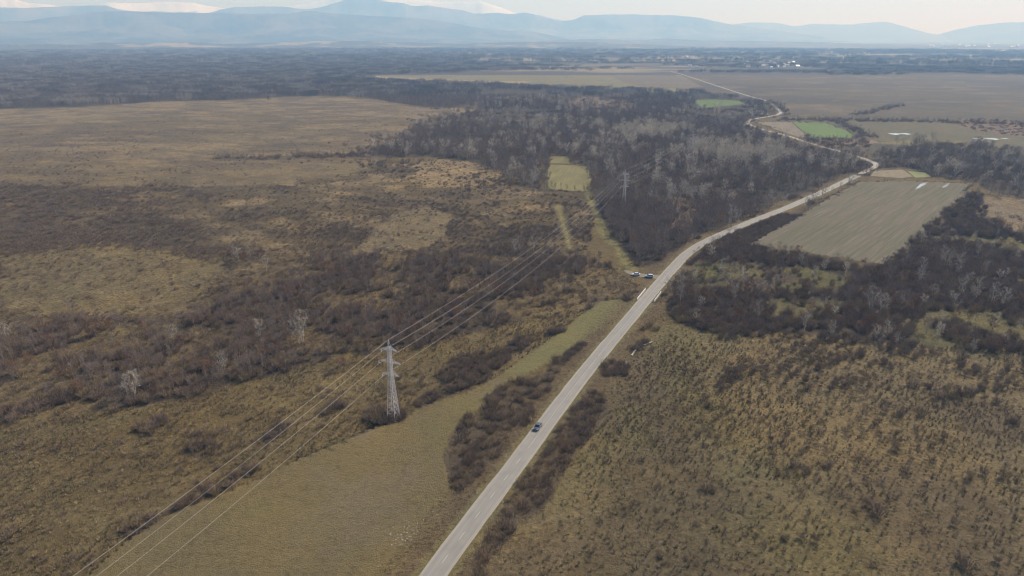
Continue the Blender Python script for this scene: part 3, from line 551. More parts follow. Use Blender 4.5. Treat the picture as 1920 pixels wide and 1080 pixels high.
def make_tree(name, label, cat, bark, twig, **kw):
    """a tree on an Empty: trunk and crown"""
    t, c = grow_tree(**kw); e = empty(name); tag(e, label, cat)
    link("trunk", mesh_np("trunk", *t, bark), e); link("crown", mesh_np("crown", *c, twig), e); return e
KIND = {}
KIND['tree'] = [make_tree("bare_tree", "x", "tree", M['bark'], M['twig'], H=rng.uniform(8, 10), spread=rng.uniform(2.3, 3.0), limbs=12, br=6, tw=7, tw_w=.055, narrow=.15) for _ in range(4)]
KIND['slim'] = [make_tree("bare_sapling", "x", "tree", M['bark'], M['twig'], H=rng.uniform(7, 8), spread=rng.uniform(1.7, 2.2), limbs=11, br=5, tw=5, tw_w=.05, narrow=.7, base=.3, trunk_r=.10) for _ in range(3)]
KIND['pale'] = [make_tree("pale_poplar", "x", "tree", M['pale'], M['pale'], H=10, spread=3.2, limbs=13, br=6, tw=7, tw_w=.065, narrow=.4, base=.12, stems=2) for _ in range(3)]
KIND['russet'] = [make_tree("russet_oak", "x", "tree", M['bark'], M['russet'], H=8, spread=2.8, limbs=11, br=5, tw=4, tw_w=.05, leaves=1500, leaf=.2) for _ in range(2)]
def make_shrub(name, mat, **kw):
    return link(name, mesh_np(name, *grow_shrub(**kw), mat))
KIND['shrub'] = [make_shrub("shrub", M['shrub'], H=rng.uniform(2.0, 2.5), rad=rng.uniform(1.5, 1.8), stems=80, side=4, wd=.055) for _ in range(4)]
STASH = {}

# ------------------------------------------------------------------ where plants stand
def jitter_grid(x0, x1, y0, y1, step):
    X, Y = np.meshgrid(np.arange(x0, x1, step), np.arange(y0, y1, step)); X = X.ravel() + rng.uniform(-.5, .5, X.size) * step; Y = Y.ravel() + rng.uniform(-.5, .5, Y.size) * step; return X, Y
def candidates(rmin, rmax, step):
    x, y = jitter_grid(-rmax * .80, rmax * .80, 60, rmax, step); r = np.hypot(x, y); u, v, d = proj(x, y)
    m = (r >= rmin) & (r < rmax) & (u > -60) & (u < 1980) & (v < 1130); return x[m], y[m], u[m], v[m], d[m]
def clear(x, y, k1=6.5, k2=5):
    far = np.hypot(x, y) > 420
    return (dist_path(x, y, road1) > np.where(far, 5.2, k1)) & (dist_path(x, y, road2) > np.minimum(k2, 5.5))
ppaths = [smooth_path(G(p), 4.0) for p, _, _ in TRACKS]
def off_tracks(x, y, k=3.2):
    m = np.ones(len(x), bool)
    for P in ppaths: m &= dist_path(x, y, P) > k
    return m
BIGFIELD = [(1405, 458), (1480, 415), (1560, 366), (1612, 338), (1700, 336), (1830, 341), (1800, 374), (1740, 427), (1690, 470), (1655, 498), (1600, 491), (1500, 476)]
GREENS = [[(1480, 226), (1560, 228), (1612, 252), (1596, 261), (1440, 262), (1412, 228)], [(1016, 357), (1022, 308), (1030, 292), (1070, 292), (1076, 306), (1110, 311), (1116, 352), (1100, 362)], [(1628, 334), (1640, 317), (1700, 315), (1750, 330), (1700, 336)], [(1300, 184), (1406, 184), (1402, 198), (1370, 204), (1306, 205)]]
TANR = [(1840, 372), (1990, 378), (1990, 445), (1930, 436), (1850, 420), (1825, 400)]
pts = {k: [] for k in ('tree', 'slim', 'pale', 'russet', 'shrub', 'scrub', 'weed', 'tuft', 'grove', 'palegrove', 'pylonbush')}
def put(kind, x, y, s): pts[kind].append(np.c_[x, y, np.broadcast_to(s, np.shape(x))])
sm = lambda t, a, b: np.clip((t - a) / (b - a), 0, 1)

# near and middle ground, up to 480 m
x, y, u, v, d = candidates(90, 520, 3.0)
ok = clear(x, y) & off_tracks(x, y, 5) & ~inpoly(u, v, MEADOW) & ~inpoly(u, v, BIGFIELD) & ~inpoly(u, v, GREENS[2])
n1 = fbm(x, y, 22, 71, 4); n2 = fbm(x, y, 60, 72, 3); rnd = rng.random(len(x)); nstr = fbm(x / 2.0, y, 16, 73, 4)
thick = np.zeros(len(x), bool)
for T in THICK: thick |= inpoly(u, v, T)
thick &= (dist_path(x, y, road1) > 4.8)
m = thick & (rnd < .95) & ~(inpoly(u, v, T1) & (fbm(x, y, 9, 66, 4) > .62)); put('shrub', x[m], y[m], rng.uniform(.75, 1.15, m.sum()) * (.6 + .7 * n1[m]))
xa, ya, ua, va, da = candidates(90, 520, 2.1); tk = np.zeros(len(xa), bool)
for T in THICK: tk |= inpoly(ua, va, T)
tk &= clear(xa, ya, 4.8, 5) & (rng.random(len(xa)) < np.where(inpoly(ua, va, T1) & (fbm(xa, ya, 9, 66, 4) > .60), .4, .85)); put('scrub', xa[tk], ya[tk], rng.uniform(.55, .95, tk.sum()) * (.5 + fbm(xa[tk], ya[tk], 12, 79, 3)))
belt = ragged(x, y, BELT, 5) & ok; gap = n1 > .60
lowbelt = belt & ((v > 590 + (u - 300) * -.05) | (u > 560)) 
m = belt & ~gap & (rnd < .34) & ~((u > 800) & (v > 545)); put('tree', x[m], y[m], rng.uniform(.42, .8, m.sum()))
m = belt & (rnd > .34) & (rnd < .52) & ~gap; put('slim', x[m], y[m], rng.uniform(.5, .8, m.sum()))
m = belt & (rnd > .52) & (n1 < .60); put('shrub', x[m], y[m], rng.uniform(.8, 1.5, m.sum()))
m = belt & gap & (rnd < .6); put('scrub', x[m], y[m], rng.uniform(.45, 1.0, m.sum()))
m = belt & ~gap & (rnd < .03); put('russet', x[m], y[m], rng.uniform(.35, .65, m.sum()))
rw = ragged(x, y, RIGHTWOOD, 5) & ok; grassy = inpoly(u, v, GRASSY_R)
m = rw & ~grassy & (rnd < .26) & (n1 < .62) & (v < 590); put('tree', x[m], y[m], rng.uniform(.4, .85, m.sum()))
m = rw & (rnd < .02); put('pale', x[m], y[m], rng.uniform(.5, .85, m.sum())); m = rw & (rnd > .97); put('russet', x[m], y[m], rng.uniform(.4, .8, m.sum()))
m = rw & (rnd > .26) & (n1 < .61) & ~grassy; put('shrub', x[m], y[m], rng.uniform(.8, 1.5, m.sum()))
m = grassy & ok & (rnd < .25); put('slim', x[m], y[m], rng.uniform(.4, .75, m.sum()))
m = grassy & ok & (rnd > .8); put('shrub', x[m], y[m], rng.uniform(.6, 1.1, m.sum()))
fo = ragged(x, y, FOREST, 5) & ok
for h in HOLES: fo &= ~(inpoly(u, v, h) & (fbm(x, y, 14, 88, 3) > .42))
m = fo & (rnd < .42); put('tree', x[m], y[m], rng.uniform(.75, 1.15, m.sum()))
m = fo & (rnd > .6) & (rnd < .8); put('slim', x[m], y[m], rng.uniform(.9, 1.3, m.sum()))
m = fo & (rnd > .9); put('shrub', x[m], y[m], rng.uniform(.9, 1.6, m.sum()))
sc = inpoly(u, v, SCRUBMID) & ok; bare = inpoly(u, v, [(640, 482), (690, 440), (740, 400), (800, 385), (850, 400), (830, 440), (790, 468), (700, 474)]) | inpoly(u, v, [(0, 480), (200, 460), (420, 490), (400, 530), (330, 575), (100, 580), (0, 560)])
pt = patchy(x, y); pr = (.26 + .74 * (1 - sm(pt, .40, .58))) * np.where(bare, .3, 1); m = sc & (rnd < pr * .95); put('scrub', x[m], y[m], rng.uniform(.4, 1.1, m.sum()) * (.45 + .6 * pr[m]))
xx, yy = x + rng.normal(size=len(x)), y + rng.normal(size=len(x)); m = sc & (rng.random(len(x)) < pr * .8); put('scrub', xx[m], yy[m], rng.uniform(.4, .9, m.sum()))
m = sc & (rnd > .992); put('tree', x[m], y[m], rng.uniform(.3, .6, m.sum()))
m = inpoly(u, v, RIGHTTAN) & ok & (n1 > .52) & (rnd < .5); put('scrub', x[m], y[m], rng.uniform(.6, 1.1, m.sum()))
lo = inpoly(u, v, SCRUBLOW) & ok & ~thick
m = lo & (fbm(x, y * 1.6, 14, 74) > .46) & (rnd < .7); put('scrub', x[m], y[m], rng.uniform(.35, .8, m.sum()))
rt = inpoly(u, v, RIGHTFORE) & ok & ~thick
dens = np.clip(.06 + .95 * sm(fbm(x, y, 30, 75), .45, .65) * sm(v, 1000, 780) + .25 * sm(u, 1400, 1900) * sm(v, 1000, 700), 0, .8)
m = rt & (rnd < dens * .8); put('scrub', x[m], y[m], rng.uniform(.28, .72, m.sum()))
m = rt & (v < 730) & (u > 1350) & (fbm(x, y, 18, 76) > .52) & (rnd > .5); put('shrub', x[m], y[m], rng.uniform(.5, 1.1, m.sum()))
# finer growth close by
x, y, u, v, d = candidates(90, 330, 1.5)
ok = clear(x, y, 4.6) & off_tracks(x, y, 2.6) & ~inpoly(u, v, MEADOW) & ~inpoly(u, v, BIGFIELD); rnd = rng.random(len(x)); n1 = fbm(x, y, 9, 81, 3); n2 = fbm(x, y, 40, 82, 3)
rt = inpoly(u, v, RIGHTFORE) & ok; m = rt & (rnd < (.10 + .60 * sm(n2, .42, .6)) * (1 - .6 * sm(v, 780, 940))); put('weed', x[m], y[m], rng.uniform(.4, 1.15, m.sum()))
lo = inpoly(u, v, SCRUBLOW) & ok; m = lo & (rnd < .08 + .65 * sm(n1, .46, .64)); put('weed', x[m], y[m], rng.uniform(.45, 1.1, m.sum()))
vg = ok & ~inpoly(u, v, RIGHTFORE) & ~inpoly(u, v, SCRUBLOW) & (dist_path(x, y, road1) < 16); m = vg & (rnd < .30); put('weed', x[m], y[m], rng.uniform(.4, .8, m.sum()))
m = ok & (rt | lo | vg) & (rng.random(len(x)) < .30); put('tuft', x[m], y[m], rng.uniform(.6, 1.5, m.sum()))
# middle distance 520..1500
x, y, u, v, d = candidates(520, 1500, 6.0)
ok = clear(x, y, 7, 9) & off_tracks(x, y, 4) & ~inpoly(u, v, BIGFIELD) & ~inpoly(u, v, GREENS[0]) & ~inpoly(u, v, GREENS[1]) & ~inpoly(u, v, GREENS[2])
rnd = rng.random(len(x)); n1 = fbm(x, y, 50, 91, 4); nstr = fbm(x / 2.6, y, 26, 92, 4)
fo = ragged(x, y, FOREST, 26) & ok
fs = ragged(x, y, FOREST, 80) & ok & ~fo & (v > 190) & ~inpoly(u, v, BIGFIELD) & (u < 1100)
for h in HOLES: fo &= ~(inpoly(u, v, h) & (fbm(x, y, 14, 88, 3) > .42))
pb = np.zeros(len(x), bool)
for Pb in PALEBAND: pb |= ragged(x, y, Pb, 45)
pb &= (rng.random(len(x)) < .72)
m = fo & pb & (rnd < .95); put('pale', x[m], y[m], rng.uniform(.9, 1.35, m.sum()))
fn = fbm(x, y, 38, 97, 5, .65); low = inpoly(u, v, [(1280, 198), (1425, 194), (1440, 226), (1270, 226)]) | inpoly(u, v, [(840, 205), (1000, 200), (1060, 215), (980, 240), (860, 240)])
hs = np.where(low, .34, 1.0) * (.62 + .75 * fbm(x, y, 24, 98, 3))
fo &= ~inpoly(u, v, GREENS[3])
m = fo & ~pb & (rnd < .93) & (fn > .40); put('tree', x[m], y[m], rng.uniform(.6, 1.35, m.sum()) * hs[m])
m = fs & (rnd < .7); put('scrub', x[m], y[m], rng.uniform(.8, 1.8, m.sum())); m = fs & (rnd < .18); put('slim', x[m], y[m], rng.uniform(.4, .9, m.sum()))
m = fo & ~pb & (rnd > .2) & (fn <= .44); put('scrub', x[m], y[m], rng.uniform(1.2, 2.4, m.sum()))
m = fo & ~pb & (fbm(x, y, 60, 99, 3) > .48) & (rng.random(len(x)) < .13); put('pale', x[m], y[m], rng.uniform(.7, 1.1, m.sum()) * hs[m] * 1.1)
m = fo & (rng.random(len(x)) < .006); put('russet', x[m], y[m], rng.uniform(.8, 1.2, m.sum()))
m = fo & (rnd > .985); put('pale', x[m], y[m], rng.uniform(.8, 1.1, m.sum()))
x2, y2 = x + rng.normal(size=len(x)) * 2.5, y + rng.normal(size=len(x)) * 2.5; m = fo & ~pb & (rnd > .42) & (fn > .42) & clear(x2, y2, 7, 9); put('slim', x2[m], y2[m], rng.uniform(.7, 1.3, m.sum()) * hs[m])
sc = ragged(x, y, SCRUBMID, 25) & ok; pr = .26 + .74 * (1 - sm(patchy(x, y), .40, .58))
for _ in range(4): x3, y3 = x + rng.uniform(-3, 3, len(x)), y + rng.uniform(-3, 3, len(x)); m = sc & (rng.random(len(x)) < pr * .75); put('scrub', x3[m], y3[m], rng.uniform(.4, 1.2, m.sum()) * (.5 + .6 * pr[m]))
rw = inpoly(u, v, RIGHTWOOD) & ok
for _ in range(3): x3, y3 = x + rng.uniform(-3, 3, len(x)), y + rng.uniform(-3, 3, len(x)); m = rw & (rng.random(len(x)) < .8); put('shrub', x3[m], y3[m], rng.uniform(.8, 1.6, m.sum()))
m = rw & (rnd < .5); put('tree', x[m], y[m], rng.uniform(.45, .85, m.sum()))
rt_ = inpoly(u, v, RIGHTTAN) & ok; m = rt_ & (n1 > .5); put('scrub', x[m], y[m], rng.uniform(.6, 1.4, m.sum()))
tn = inpoly(u, v, TANUP) & ok; pr = 1 - sm(patchy(x, y), .40, .52); m = tn & (rnd < .05 + pr * (.45 + .5 * sm(v, 290, 345))); put('scrub', x[m], y[m], rng.uniform(.25, .75, m.sum())); m = tn & (rnd > .9993); put('slim', x[m], y[m], rng.uniform(.4, .8, m.sum()))
hg = np.zeros(len(x), bool)
for a in ([(400, 300), (404, 294), (580, 290), (690, 284), (690, 292), (560, 297)], [(1590, 216), (1650, 204), (1730, 184), (1742, 184), (1700, 197), (1620, 216)], [(1740, 181), (1860, 187), (1920, 190), (1920, 192), (1740, 184)],
          [(1460, 222), (1600, 223), (1800, 227), (1920, 232), (1920, 234), (1700, 229), (1460, 228)], [(1548, 229), (1580, 229), (1625, 246), (1648, 258), (1610, 262), (1575, 245)], [(1440, 190), (1458, 192), (1478, 208), (1470, 218), (1462, 205)],
          [(1370, 182), (1440, 182), (1448, 192), (1440, 200), (1400, 196)], [(1500, 260), (1620, 262), (1640, 275), (1560, 278)]): hg |= inpoly(u, v, a)
m = hg & ok & (rnd < .85); put('slim', x[m], y[m], rng.uniform(.5, 1.0, m.sum())); m = hg & ok & (rnd < .6); put('scrub', x2[m], y2[m], rng.uniform(1.2, 2.2, m.sum()))
m = inpoly(u, v, [(1780, 230), (1830, 222), (1990, 232), (1990, 262), (1880, 254), (1810, 242)]) & ok & (rnd < .35); put('scrub', x[m], y[m], rng.uniform(.8, 1.8, m.sum()))
fw = inpoly(u, v, FARWOOD) & ok; m = fw & (rnd < .9); put('tree', x[m], y[m], rng.uniform(.7, 1.1, m.sum()))
# far woods in groves
x, y, u, v, d = candidates(1500, 3600, 30.0)
rnd = rng.random(len(x)); n1 = fbm(x, y, 220, 95, 4); fw = (inpoly(u, v, FARWOOD) | inpoly(u, v, FOREST)) & clear(x, y, 9, 20); G1 = inpoly(u, v, [(1300, 186), (1404, 186), (1400, 205), (1306, 206)])
m = fw & ~G1 & (n1 < .72); put('grove', x[m], y[m], rng.uniform(.75, 1.1, m.sum()))
strip = (v < 144) & (fbm(x / 4, y, 130, 96, 3) < .52) & ~inpoly(u, v, [(684, 143), (800, 137), (1000, 132), (1255, 134), (1400, 143), (1320, 160), (1260, 176), (1000, 161), (700, 150)])
m = strip & ~fw & clear(x, y, 9, 20) & ((u > 1270) & (v < 141) | (u < 1270) & (v < 133)); put('grove', x[m], y[m], rng.uniform(.6, .95, m.sum()))
x, y, u, v, d = candidates(3600, 7800, 68.0)
b = fbm(x / 5.0, y, 260, 51, 4, .6); m = ((b < .57) | (u < 900) & (v > 104)) & (rng.random(len(x)) < .9) & clear(x, y, 9, 30); put('grove', x[m], y[m], rng.uniform(1.3, 2.1, m.sum()) * .9)
def edge_growth(poly, step, kinds, amp):
    Q = np.array(G(poly + poly[:1]))
    for a, b in zip(Q[:-1], Q[1:]):
        k = max(1, int(np.hypot(*(b - a)) / step)); t = rng.random(k)[:, None]; q = a + (b - a) * t + rng.normal(size=(k, 2)) * amp; q = q[clear(q[:, 0], q[:, 1])]
        kk = rng.integers(0, len(kinds), len(q))
        for j, (kd, s0, s1) in enumerate(kinds): put(kd, q[kk == j, 0], q[kk == j, 1], rng.uniform(s0, s1, (kk == j).sum()))
edge_growth([(1020, 354), (1024, 318), (1030, 292), (1067, 292), (1069, 307), (1098, 311), (1108, 326), (1112, 352), (1100, 360), (1060, 359)], 1.6, [('slim', .5, 1.0), ('tree', .4, .8), ('scrub', .6, 1.3), ('slim', .4, .9)], 1.6)
edge_growth([(1405, 458), (1480, 417), (1560, 368), (1612, 341), (1700, 339), (1822, 344), (1800, 372), (1740, 425), (1690, 468), (1655, 495), (1600, 488), (1500, 473)], 2.2, [('scrub', .4, 1.0), ('weed', 1, 2), ('slim', .25, .5), ('scrub', .4, .9)], 1.2)
edge_growth([(1418, 229), (1484, 229), (1552, 232), (1604, 252), (1594, 259), (1525, 258), (1440, 238)], 5, [('scrub', .6, 1.5), ('slim', .3, .6)], 3)
for uu_, vv_, ss_ in [(1606, 331, .7), (1614, 331, .9), (1621, 329, 1.0), (1628, 327, 1.05), (1636, 325, 1.0), (1644, 322, .9), (1651, 318, .9), (1618, 324, .9), (1612, 322, 1.0), (1604, 322, 1.0), (1656, 312, .9), (1598, 337, .5), (1590, 343, .5), (1577, 352, .5), (1562, 360, .5)] + [(1500 + 12 * k_, 264 + 3.4 * k_, .45) for k_ in range(9)] + [(1412 + 5 * k_, 227 - 1.2 * k_, .5) for k_ in range(6)]:
    a = gnd(uu_, vv_); a = (a[0] + rng.normal(), a[1] + rng.normal() * 2)
    if clear(np.array([a[0]]), np.array([a[1]]), 3.4, 3.4)[0] or True: put('tree', np.array([a[0]]), np.array([a[1]]), ss_)
# orchard rows behind the pylon
for r_ in range(3):
    for k in range(12):
        a = gnd(650 + k * 19 + r_ * 14, 690 - k * 5.6 - r_ * 13); put('slim', np.array([a[0]]), np.array([a[1]]), rng.uniform(.42, .6))
for px in SPOT_SHRUB: a = gnd(px[0], px[1]); put('shrub', np.array([a[0]]), np.array([a[1]]), px[2] / 2.6)

P = {k: (np.concatenate(v) if v else np.zeros((0, 3))) for k, v in pts.items()}
if True:
    print("COUNTS", {k: len(v) for k, v in P.items()})

# ------------------------------------------------------------------ individuals and masses
def region(u, v, x, y):
    if inpoly(u, v, T1): return "in the meadow side roadside thicket", "the thicket between meadow and road"
    if inpoly(u, v, T2): return "in the dark hedge beside the car", "the hedge right of the road"
    if inpoly(u, v, T3): return "in the low roadside hedge", "the low hedge at the bottom of the road"
    if inpoly(u, v, THICK[6]): return "round the near pylon's foot", "the clump at the near pylon"
    for i, T in enumerate(THICK[3:]):
        if inpoly(u, v, T): return ("in a brown clump left of the road" if u < 1100 - (v - 690) * .7 else "in a brown clump right of the road"), "brown clumps by the road"
    if inpoly(u, v, BELT): return ("in the belt left of the near pylon" if u < 728 else "in the belt behind the near pylon"), "the wooded belt left of the road"
    if inpoly(u, v, RIGHTWOOD): return "in the dark wood below the stubble field", "the wood below the stubble field"
    if inpoly(u, v, FOREST): return ("at the forest edge by the bend" if u < 1400 else "in the forest behind the stubble field"), "the forest behind"
    if inpoly(u, v, RIGHTFORE): return "on the dry slope right of the road", "the right grass slope"
    if inpoly(u, v, SCRUBLOW): return "on the grassy slope left of the meadow", "the left grass slope"
    return "on the open scrubland", "the open scrubland"
WORD = dict(tree=("bare grey brown tree", "bare trees"), slim=("slender bare young tree", "slender bare young trees"), pale=("pale silvery bare tree", "pale silvery trees"), russet=("rusty leaved oak", "rusty leaved trees"), shrub=("leafless purple brown shrub", "leafless shrubs"))
LANDMARKS = [("the near pylon", 735, 720), ("the driving car", 1012, 802), ("the small bridge", 1215, 552), ("the parked cars", 1204, 517), ("the second pylon", 1169, 360), ("the grass clearing", 1065, 330), ("the road bend", 1330, 450), ("the stubble field", 1620, 420),
             ("the meadow tip", 1150, 568), ("the round roadside bush", 1216, 612), ("the white stones", 760, 1000), ("the silvery poplar pair", 564, 642), ("the leaning white birch", 250, 740), ("the big pale tree", 1638, 580), ("the third pylon", 1295, 280), ("the green wedge field", 1545, 243),
             ("the left edge", 0, 650), ("the right edge", 1920, 600), ("the russet oaks", 905, 548), ("the lone hedge line", 540, 295), ("the last dashes", 830, 1055), ("the two puddles", 1688, 251), ("the concrete kerbs", 1195, 655), ("the scrub birches", 460, 482), ("the lower right corner", 1880, 1040)]
SHORT = {"in the meadow side roadside thicket": "in the roadside thicket", "in the dark hedge beside the car": "in the hedge", "in the low roadside hedge": "in the low hedge", "round the near pylon's foot": "at the pylon foot", "in a brown clump left of the road": "in a small clump", "in a brown clump right of the road": "in a small clump",
         "in the belt left of the near pylon": "in the left belt", "in the belt behind the near pylon": "in the left belt", "in the dark wood below the stubble field": "in the right wood", "at the forest edge by the bend": "in the forest", "in the forest behind the stubble field": "in the far wood",
         "on the dry slope right of the road": "on the right slope", "on the grassy slope left of the meadow": "on the left slope", "on the open scrubland": "on the scrubland"}
def place(kind, P, most, cat):
    u, v, d = proj(P[:, 0], P[:, 1]); inn = (u > -10) & (u < 1930) & (v > 60) & (v < 1090)
    order = np.argsort(-(P[:, 2] / d) * inn)[:most]; order = [i for i in order if inn[i]]
    q1, q2 = (np.quantile(P[order, 2], (.3, .7)) if len(order) else (0, 9)); keep = np.ones(len(P), bool); protos = KIND[kind]; used = set()
    for j, i in enumerate(order):
        pr = protos[j % len(protos)]; keep[i] = False; loc = (float(P[i, 0]), float(P[i, 1]), -.35); s = float(P[i, 2]); rz = rng.uniform(0, 6.28)
        if j < len(protos): o = pr; o.location = loc; o.rotation_euler = (0, 0, rz); o.scale = (s, s, s * rng.uniform(.9, 1.1))
        else: o = copy_tree(pr, loc, rz, (s, s, s * rng.uniform(.85, 1.15)))
        a, g = region(np.array(u[i]), np.array(v[i]), 0, 0)
        sz = "tall " if P[i, 2] > q2 else ("low " if P[i, 2] < q1 else "")
        k = min(LANDMARKS, key=lambda m_: math.hypot(m_[1] - u[i], (m_[2] - v[i]) * 1.5)); du, dv = u[i] - k[1], (v[i] - k[2]) * 1.5; far = math.hypot(du, dv)
        dr_ = ("left of" if du < 0 else "right of") if abs(du) > abs(dv) else ("beyond" if dv < 0 else "nearer than")
        bd = "just " if far < 45 else ("" if far < 120 else "well ")
        tag(o, sz + WORD[kind][0] + " " + SHORT[a] + ", " + bd + dr_ + " " + k[0], cat, WORD[kind][1] + " " + SHORT[a])
    return P[keep]
def gn_mass(name, label, P, sources, z=-.35, kind="stuff"):
    n = len(P)
    if not n: return
    V = np.c_[P[:, :2], np.full(n, z)].astype(np.float32); me = bpy.data.meshes.new(name); me.vertices.add(n); me.vertices.foreach_set("co", V.ravel())
    for nm, ty, dat in (("spin", 'FLOAT', rng.uniform(0, 6.283, n)), ("size", 'FLOAT', P[:, 2]), ("pick", 'INT', rng.integers(0, len(sources), n))):
        at = me.attributes.new(nm, ty, 'POINT'); at.data.foreach_set("value", dat.astype(np.float32 if ty == 'FLOAT' else np.int32))
    o = link(name, me); tag(o, label, kind=kind)
    ng = bpy.data.node_groups.new(name, 'GeometryNodeTree'); ng.interface.new_socket("Geometry", in_out='INPUT', socket_type='NodeSocketGeometry'); ng.interface.new_socket("Geometry", in_out='OUTPUT', socket_type='NodeSocketGeometry')
    nn, ll = ng.nodes, ng.links; gi = nn.new("NodeGroupInput"); go = nn.new("NodeGroupOutput"); ip = nn.new("GeometryNodeInstanceOnPoints"); mp = nn.new("GeometryNodeMeshToPoints"); jn = nn.new("GeometryNodeJoinGeometry")
    for srcs in sources:
        j2 = nn.new("GeometryNodeJoinGeometry")
        for s in srcs:
            oi = nn.new("GeometryNodeObjectInfo"); oi.inputs["Object"].default_value = s; oi.inputs["As Instance"].default_value = False; oi.transform_space = 'ORIGINAL'; ll.new(oi.outputs["Geometry"], j2.inputs[0])
        gt = nn.new("GeometryNodeGeometryToInstance"); ll.new(j2.outputs[0], gt.inputs[0]); ll.new(gt.outputs[0], jn.inputs[0])
    def att(nm, ty):
        a = nn.new("GeometryNodeInputNamedAttribute"); a.data_type = ty; a.inputs["Name"].default_value = nm; return a.outputs["Attribute"]
    ll.new(gi.outputs[0], mp.inputs[0]); ll.new(mp.outputs[0], ip.inputs["Points"]); ll.new(jn.outputs[0], ip.inputs["Instance"]); ip.inputs["Pick Instance"].default_value = True
    ll.new(att("pick", 'INT'), ip.inputs["Instance Index"]); cx = nn.new("ShaderNodeCombineXYZ"); ll.new(att("spin", 'FLOAT'), cx.inputs[2]); ll.new(cx.outputs[0], ip.inputs["Rotation"])
    ll.new(att("size", 'FLOAT'), ip.inputs["Scale"]); ll.new(ip.outputs[0], go.inputs[0])
    md = o.modifiers.new("scatter", 'NODES'); md.node_group = ng; return o
def proto_obj(name, V, F_, mat):                       # a source mesh for the masses only; never linked into the scene
    return bpy.data.objects.new(name, mesh_np(name, V, F_, mat))
# far woodland source pieces
def grove(n, size, H, mat, br=3, tw=5, wd=.22):
    parts = []
    for i in range(n):
        t, c = grow_tree(H=H * rng.uniform(.75, 1.15), spread=3.4, limbs=7, br=br, tw=tw, tw_w=wd, trunk_r=.22, narrow=.2)
        off = np.array([rng.uniform(-.5, .5) * size, rng.uniform(-.5, .5) * size, 0]); parts += [(t[0] + off, t[1]), (c[0] + off, c[1])]
    return join(parts)
SRC = {}
SRC['grove'] = [[proto_obj("grove_piece", *grove(26, 34, 10.5, None), M['farwood'])] for _ in range(3)]
SRC['scrub'] = [[proto_obj("scrub_piece", *grow_shrub(H=1.9, rad=1.9, stems=44, side=3, wd=.075), M['shrub'])] for _ in range(4)]
SRC['weed'] = [[proto_obj("weed_piece", *grow_shrub(H=1.0, rad=.55, stems=13, side=2, wd=.05, dome=.2), M['weed'])] for _ in range(4)]
SRC['tuft'] = [[proto_obj("tuft_piece", *grow_shrub(H=.45, rad=.5, stems=12, side=0, wd=.07, dome=.2), M['tuft'])] for _ in range(3)]
for k in ('tree', 'slim', 'pale', 'russet'): SRC[k] = [list(t.children) for t in KIND[k]]
SRC['shrub'] = [[s] for s in KIND['shrub']]
M['bright_pale'] = plantmat("brightened_pale_twigs", (.36, .315, .25), (.60, .53, .42))  # same pale trees, twig colour brightened against haze and crown self-shadow
def bright_pale():
    t, c = grow_tree(H=9.5, spread=3.6, limbs=13, br=6, tw=7, tw_w=.085, narrow=.1, base=.15); return join([t, c])
SRC['pale'] = [[proto_obj("bright_pale_piece", *bright_pale(), M['bright_pale'])] for _ in range(3)]

def one(kind, px, size_div, label, cat, protos=None):
    a = gnd(px[0], px[1]); pr = (protos or KIND[kind]); return a, px[2] / size_div
spec = []
for px in PALE_PX: a = gnd(px[0], px[1]); spec.append(('pale', a[0], a[1], px[2] / 10))
for px in RUSSET_PX: a = gnd(px[0], px[1]); spec.append(('russet', a[0], a[1], px[2] / 8))
for k in ('pale', 'russet'):
    S = np.array([(s[1], s[2], s[3]) for s in spec if s[0] == k]); P[k] = np.concatenate([S, P[k]]) if len(P[k]) else S
rest = {}
rest['tree'] = place('tree', P['tree'], 280, "tree"); rest['slim'] = place('slim', P['slim'], 200, "tree"); rest['pale'] = place('pale', P['pale'], 120, "tree"); rest['russet'] = place('russet', P['russet'], 120, "tree"); rest['shrub'] = place('shrub', P['shrub'], 290, "shrub")
gn_mass("bare_woodland", "mass of bare grey brown trees of the forest and the wooded belt", rest['tree'], SRC['tree'])
gn_mass("sapling_woodland", "mass of slender bare young trees filling the forest", rest['slim'], SRC['slim'])
gn_mass("pale_woodland", "band of pale silvery bare trees across the forest", rest['pale'], SRC['pale'])
gn_mass("russet_woodland", "scattered rusty leaved trees in the wooded belt", rest['russet'], SRC['russet'])
gn_mass("thicket", "dense purple brown shrub thickets", rest['shrub'], SRC['shrub'])
gn_mass("scrub", "low leafless scrub spread over the grassland", P['scrub'], SRC['scrub'], z=-.5)
gn_mass("weeds", "dry weed stalks dotted over the slopes", P['weed'], SRC['weed'], z=-.45)
gn_mass("dry_grass", "pale dry grass tufts on the slopes and verges", P['tuft'], SRC['tuft'], z=-.4)
gn_mass("distant_woodland", "bluish far woods stretching over the plain to the foothills", P['grove'], SRC['grove'])

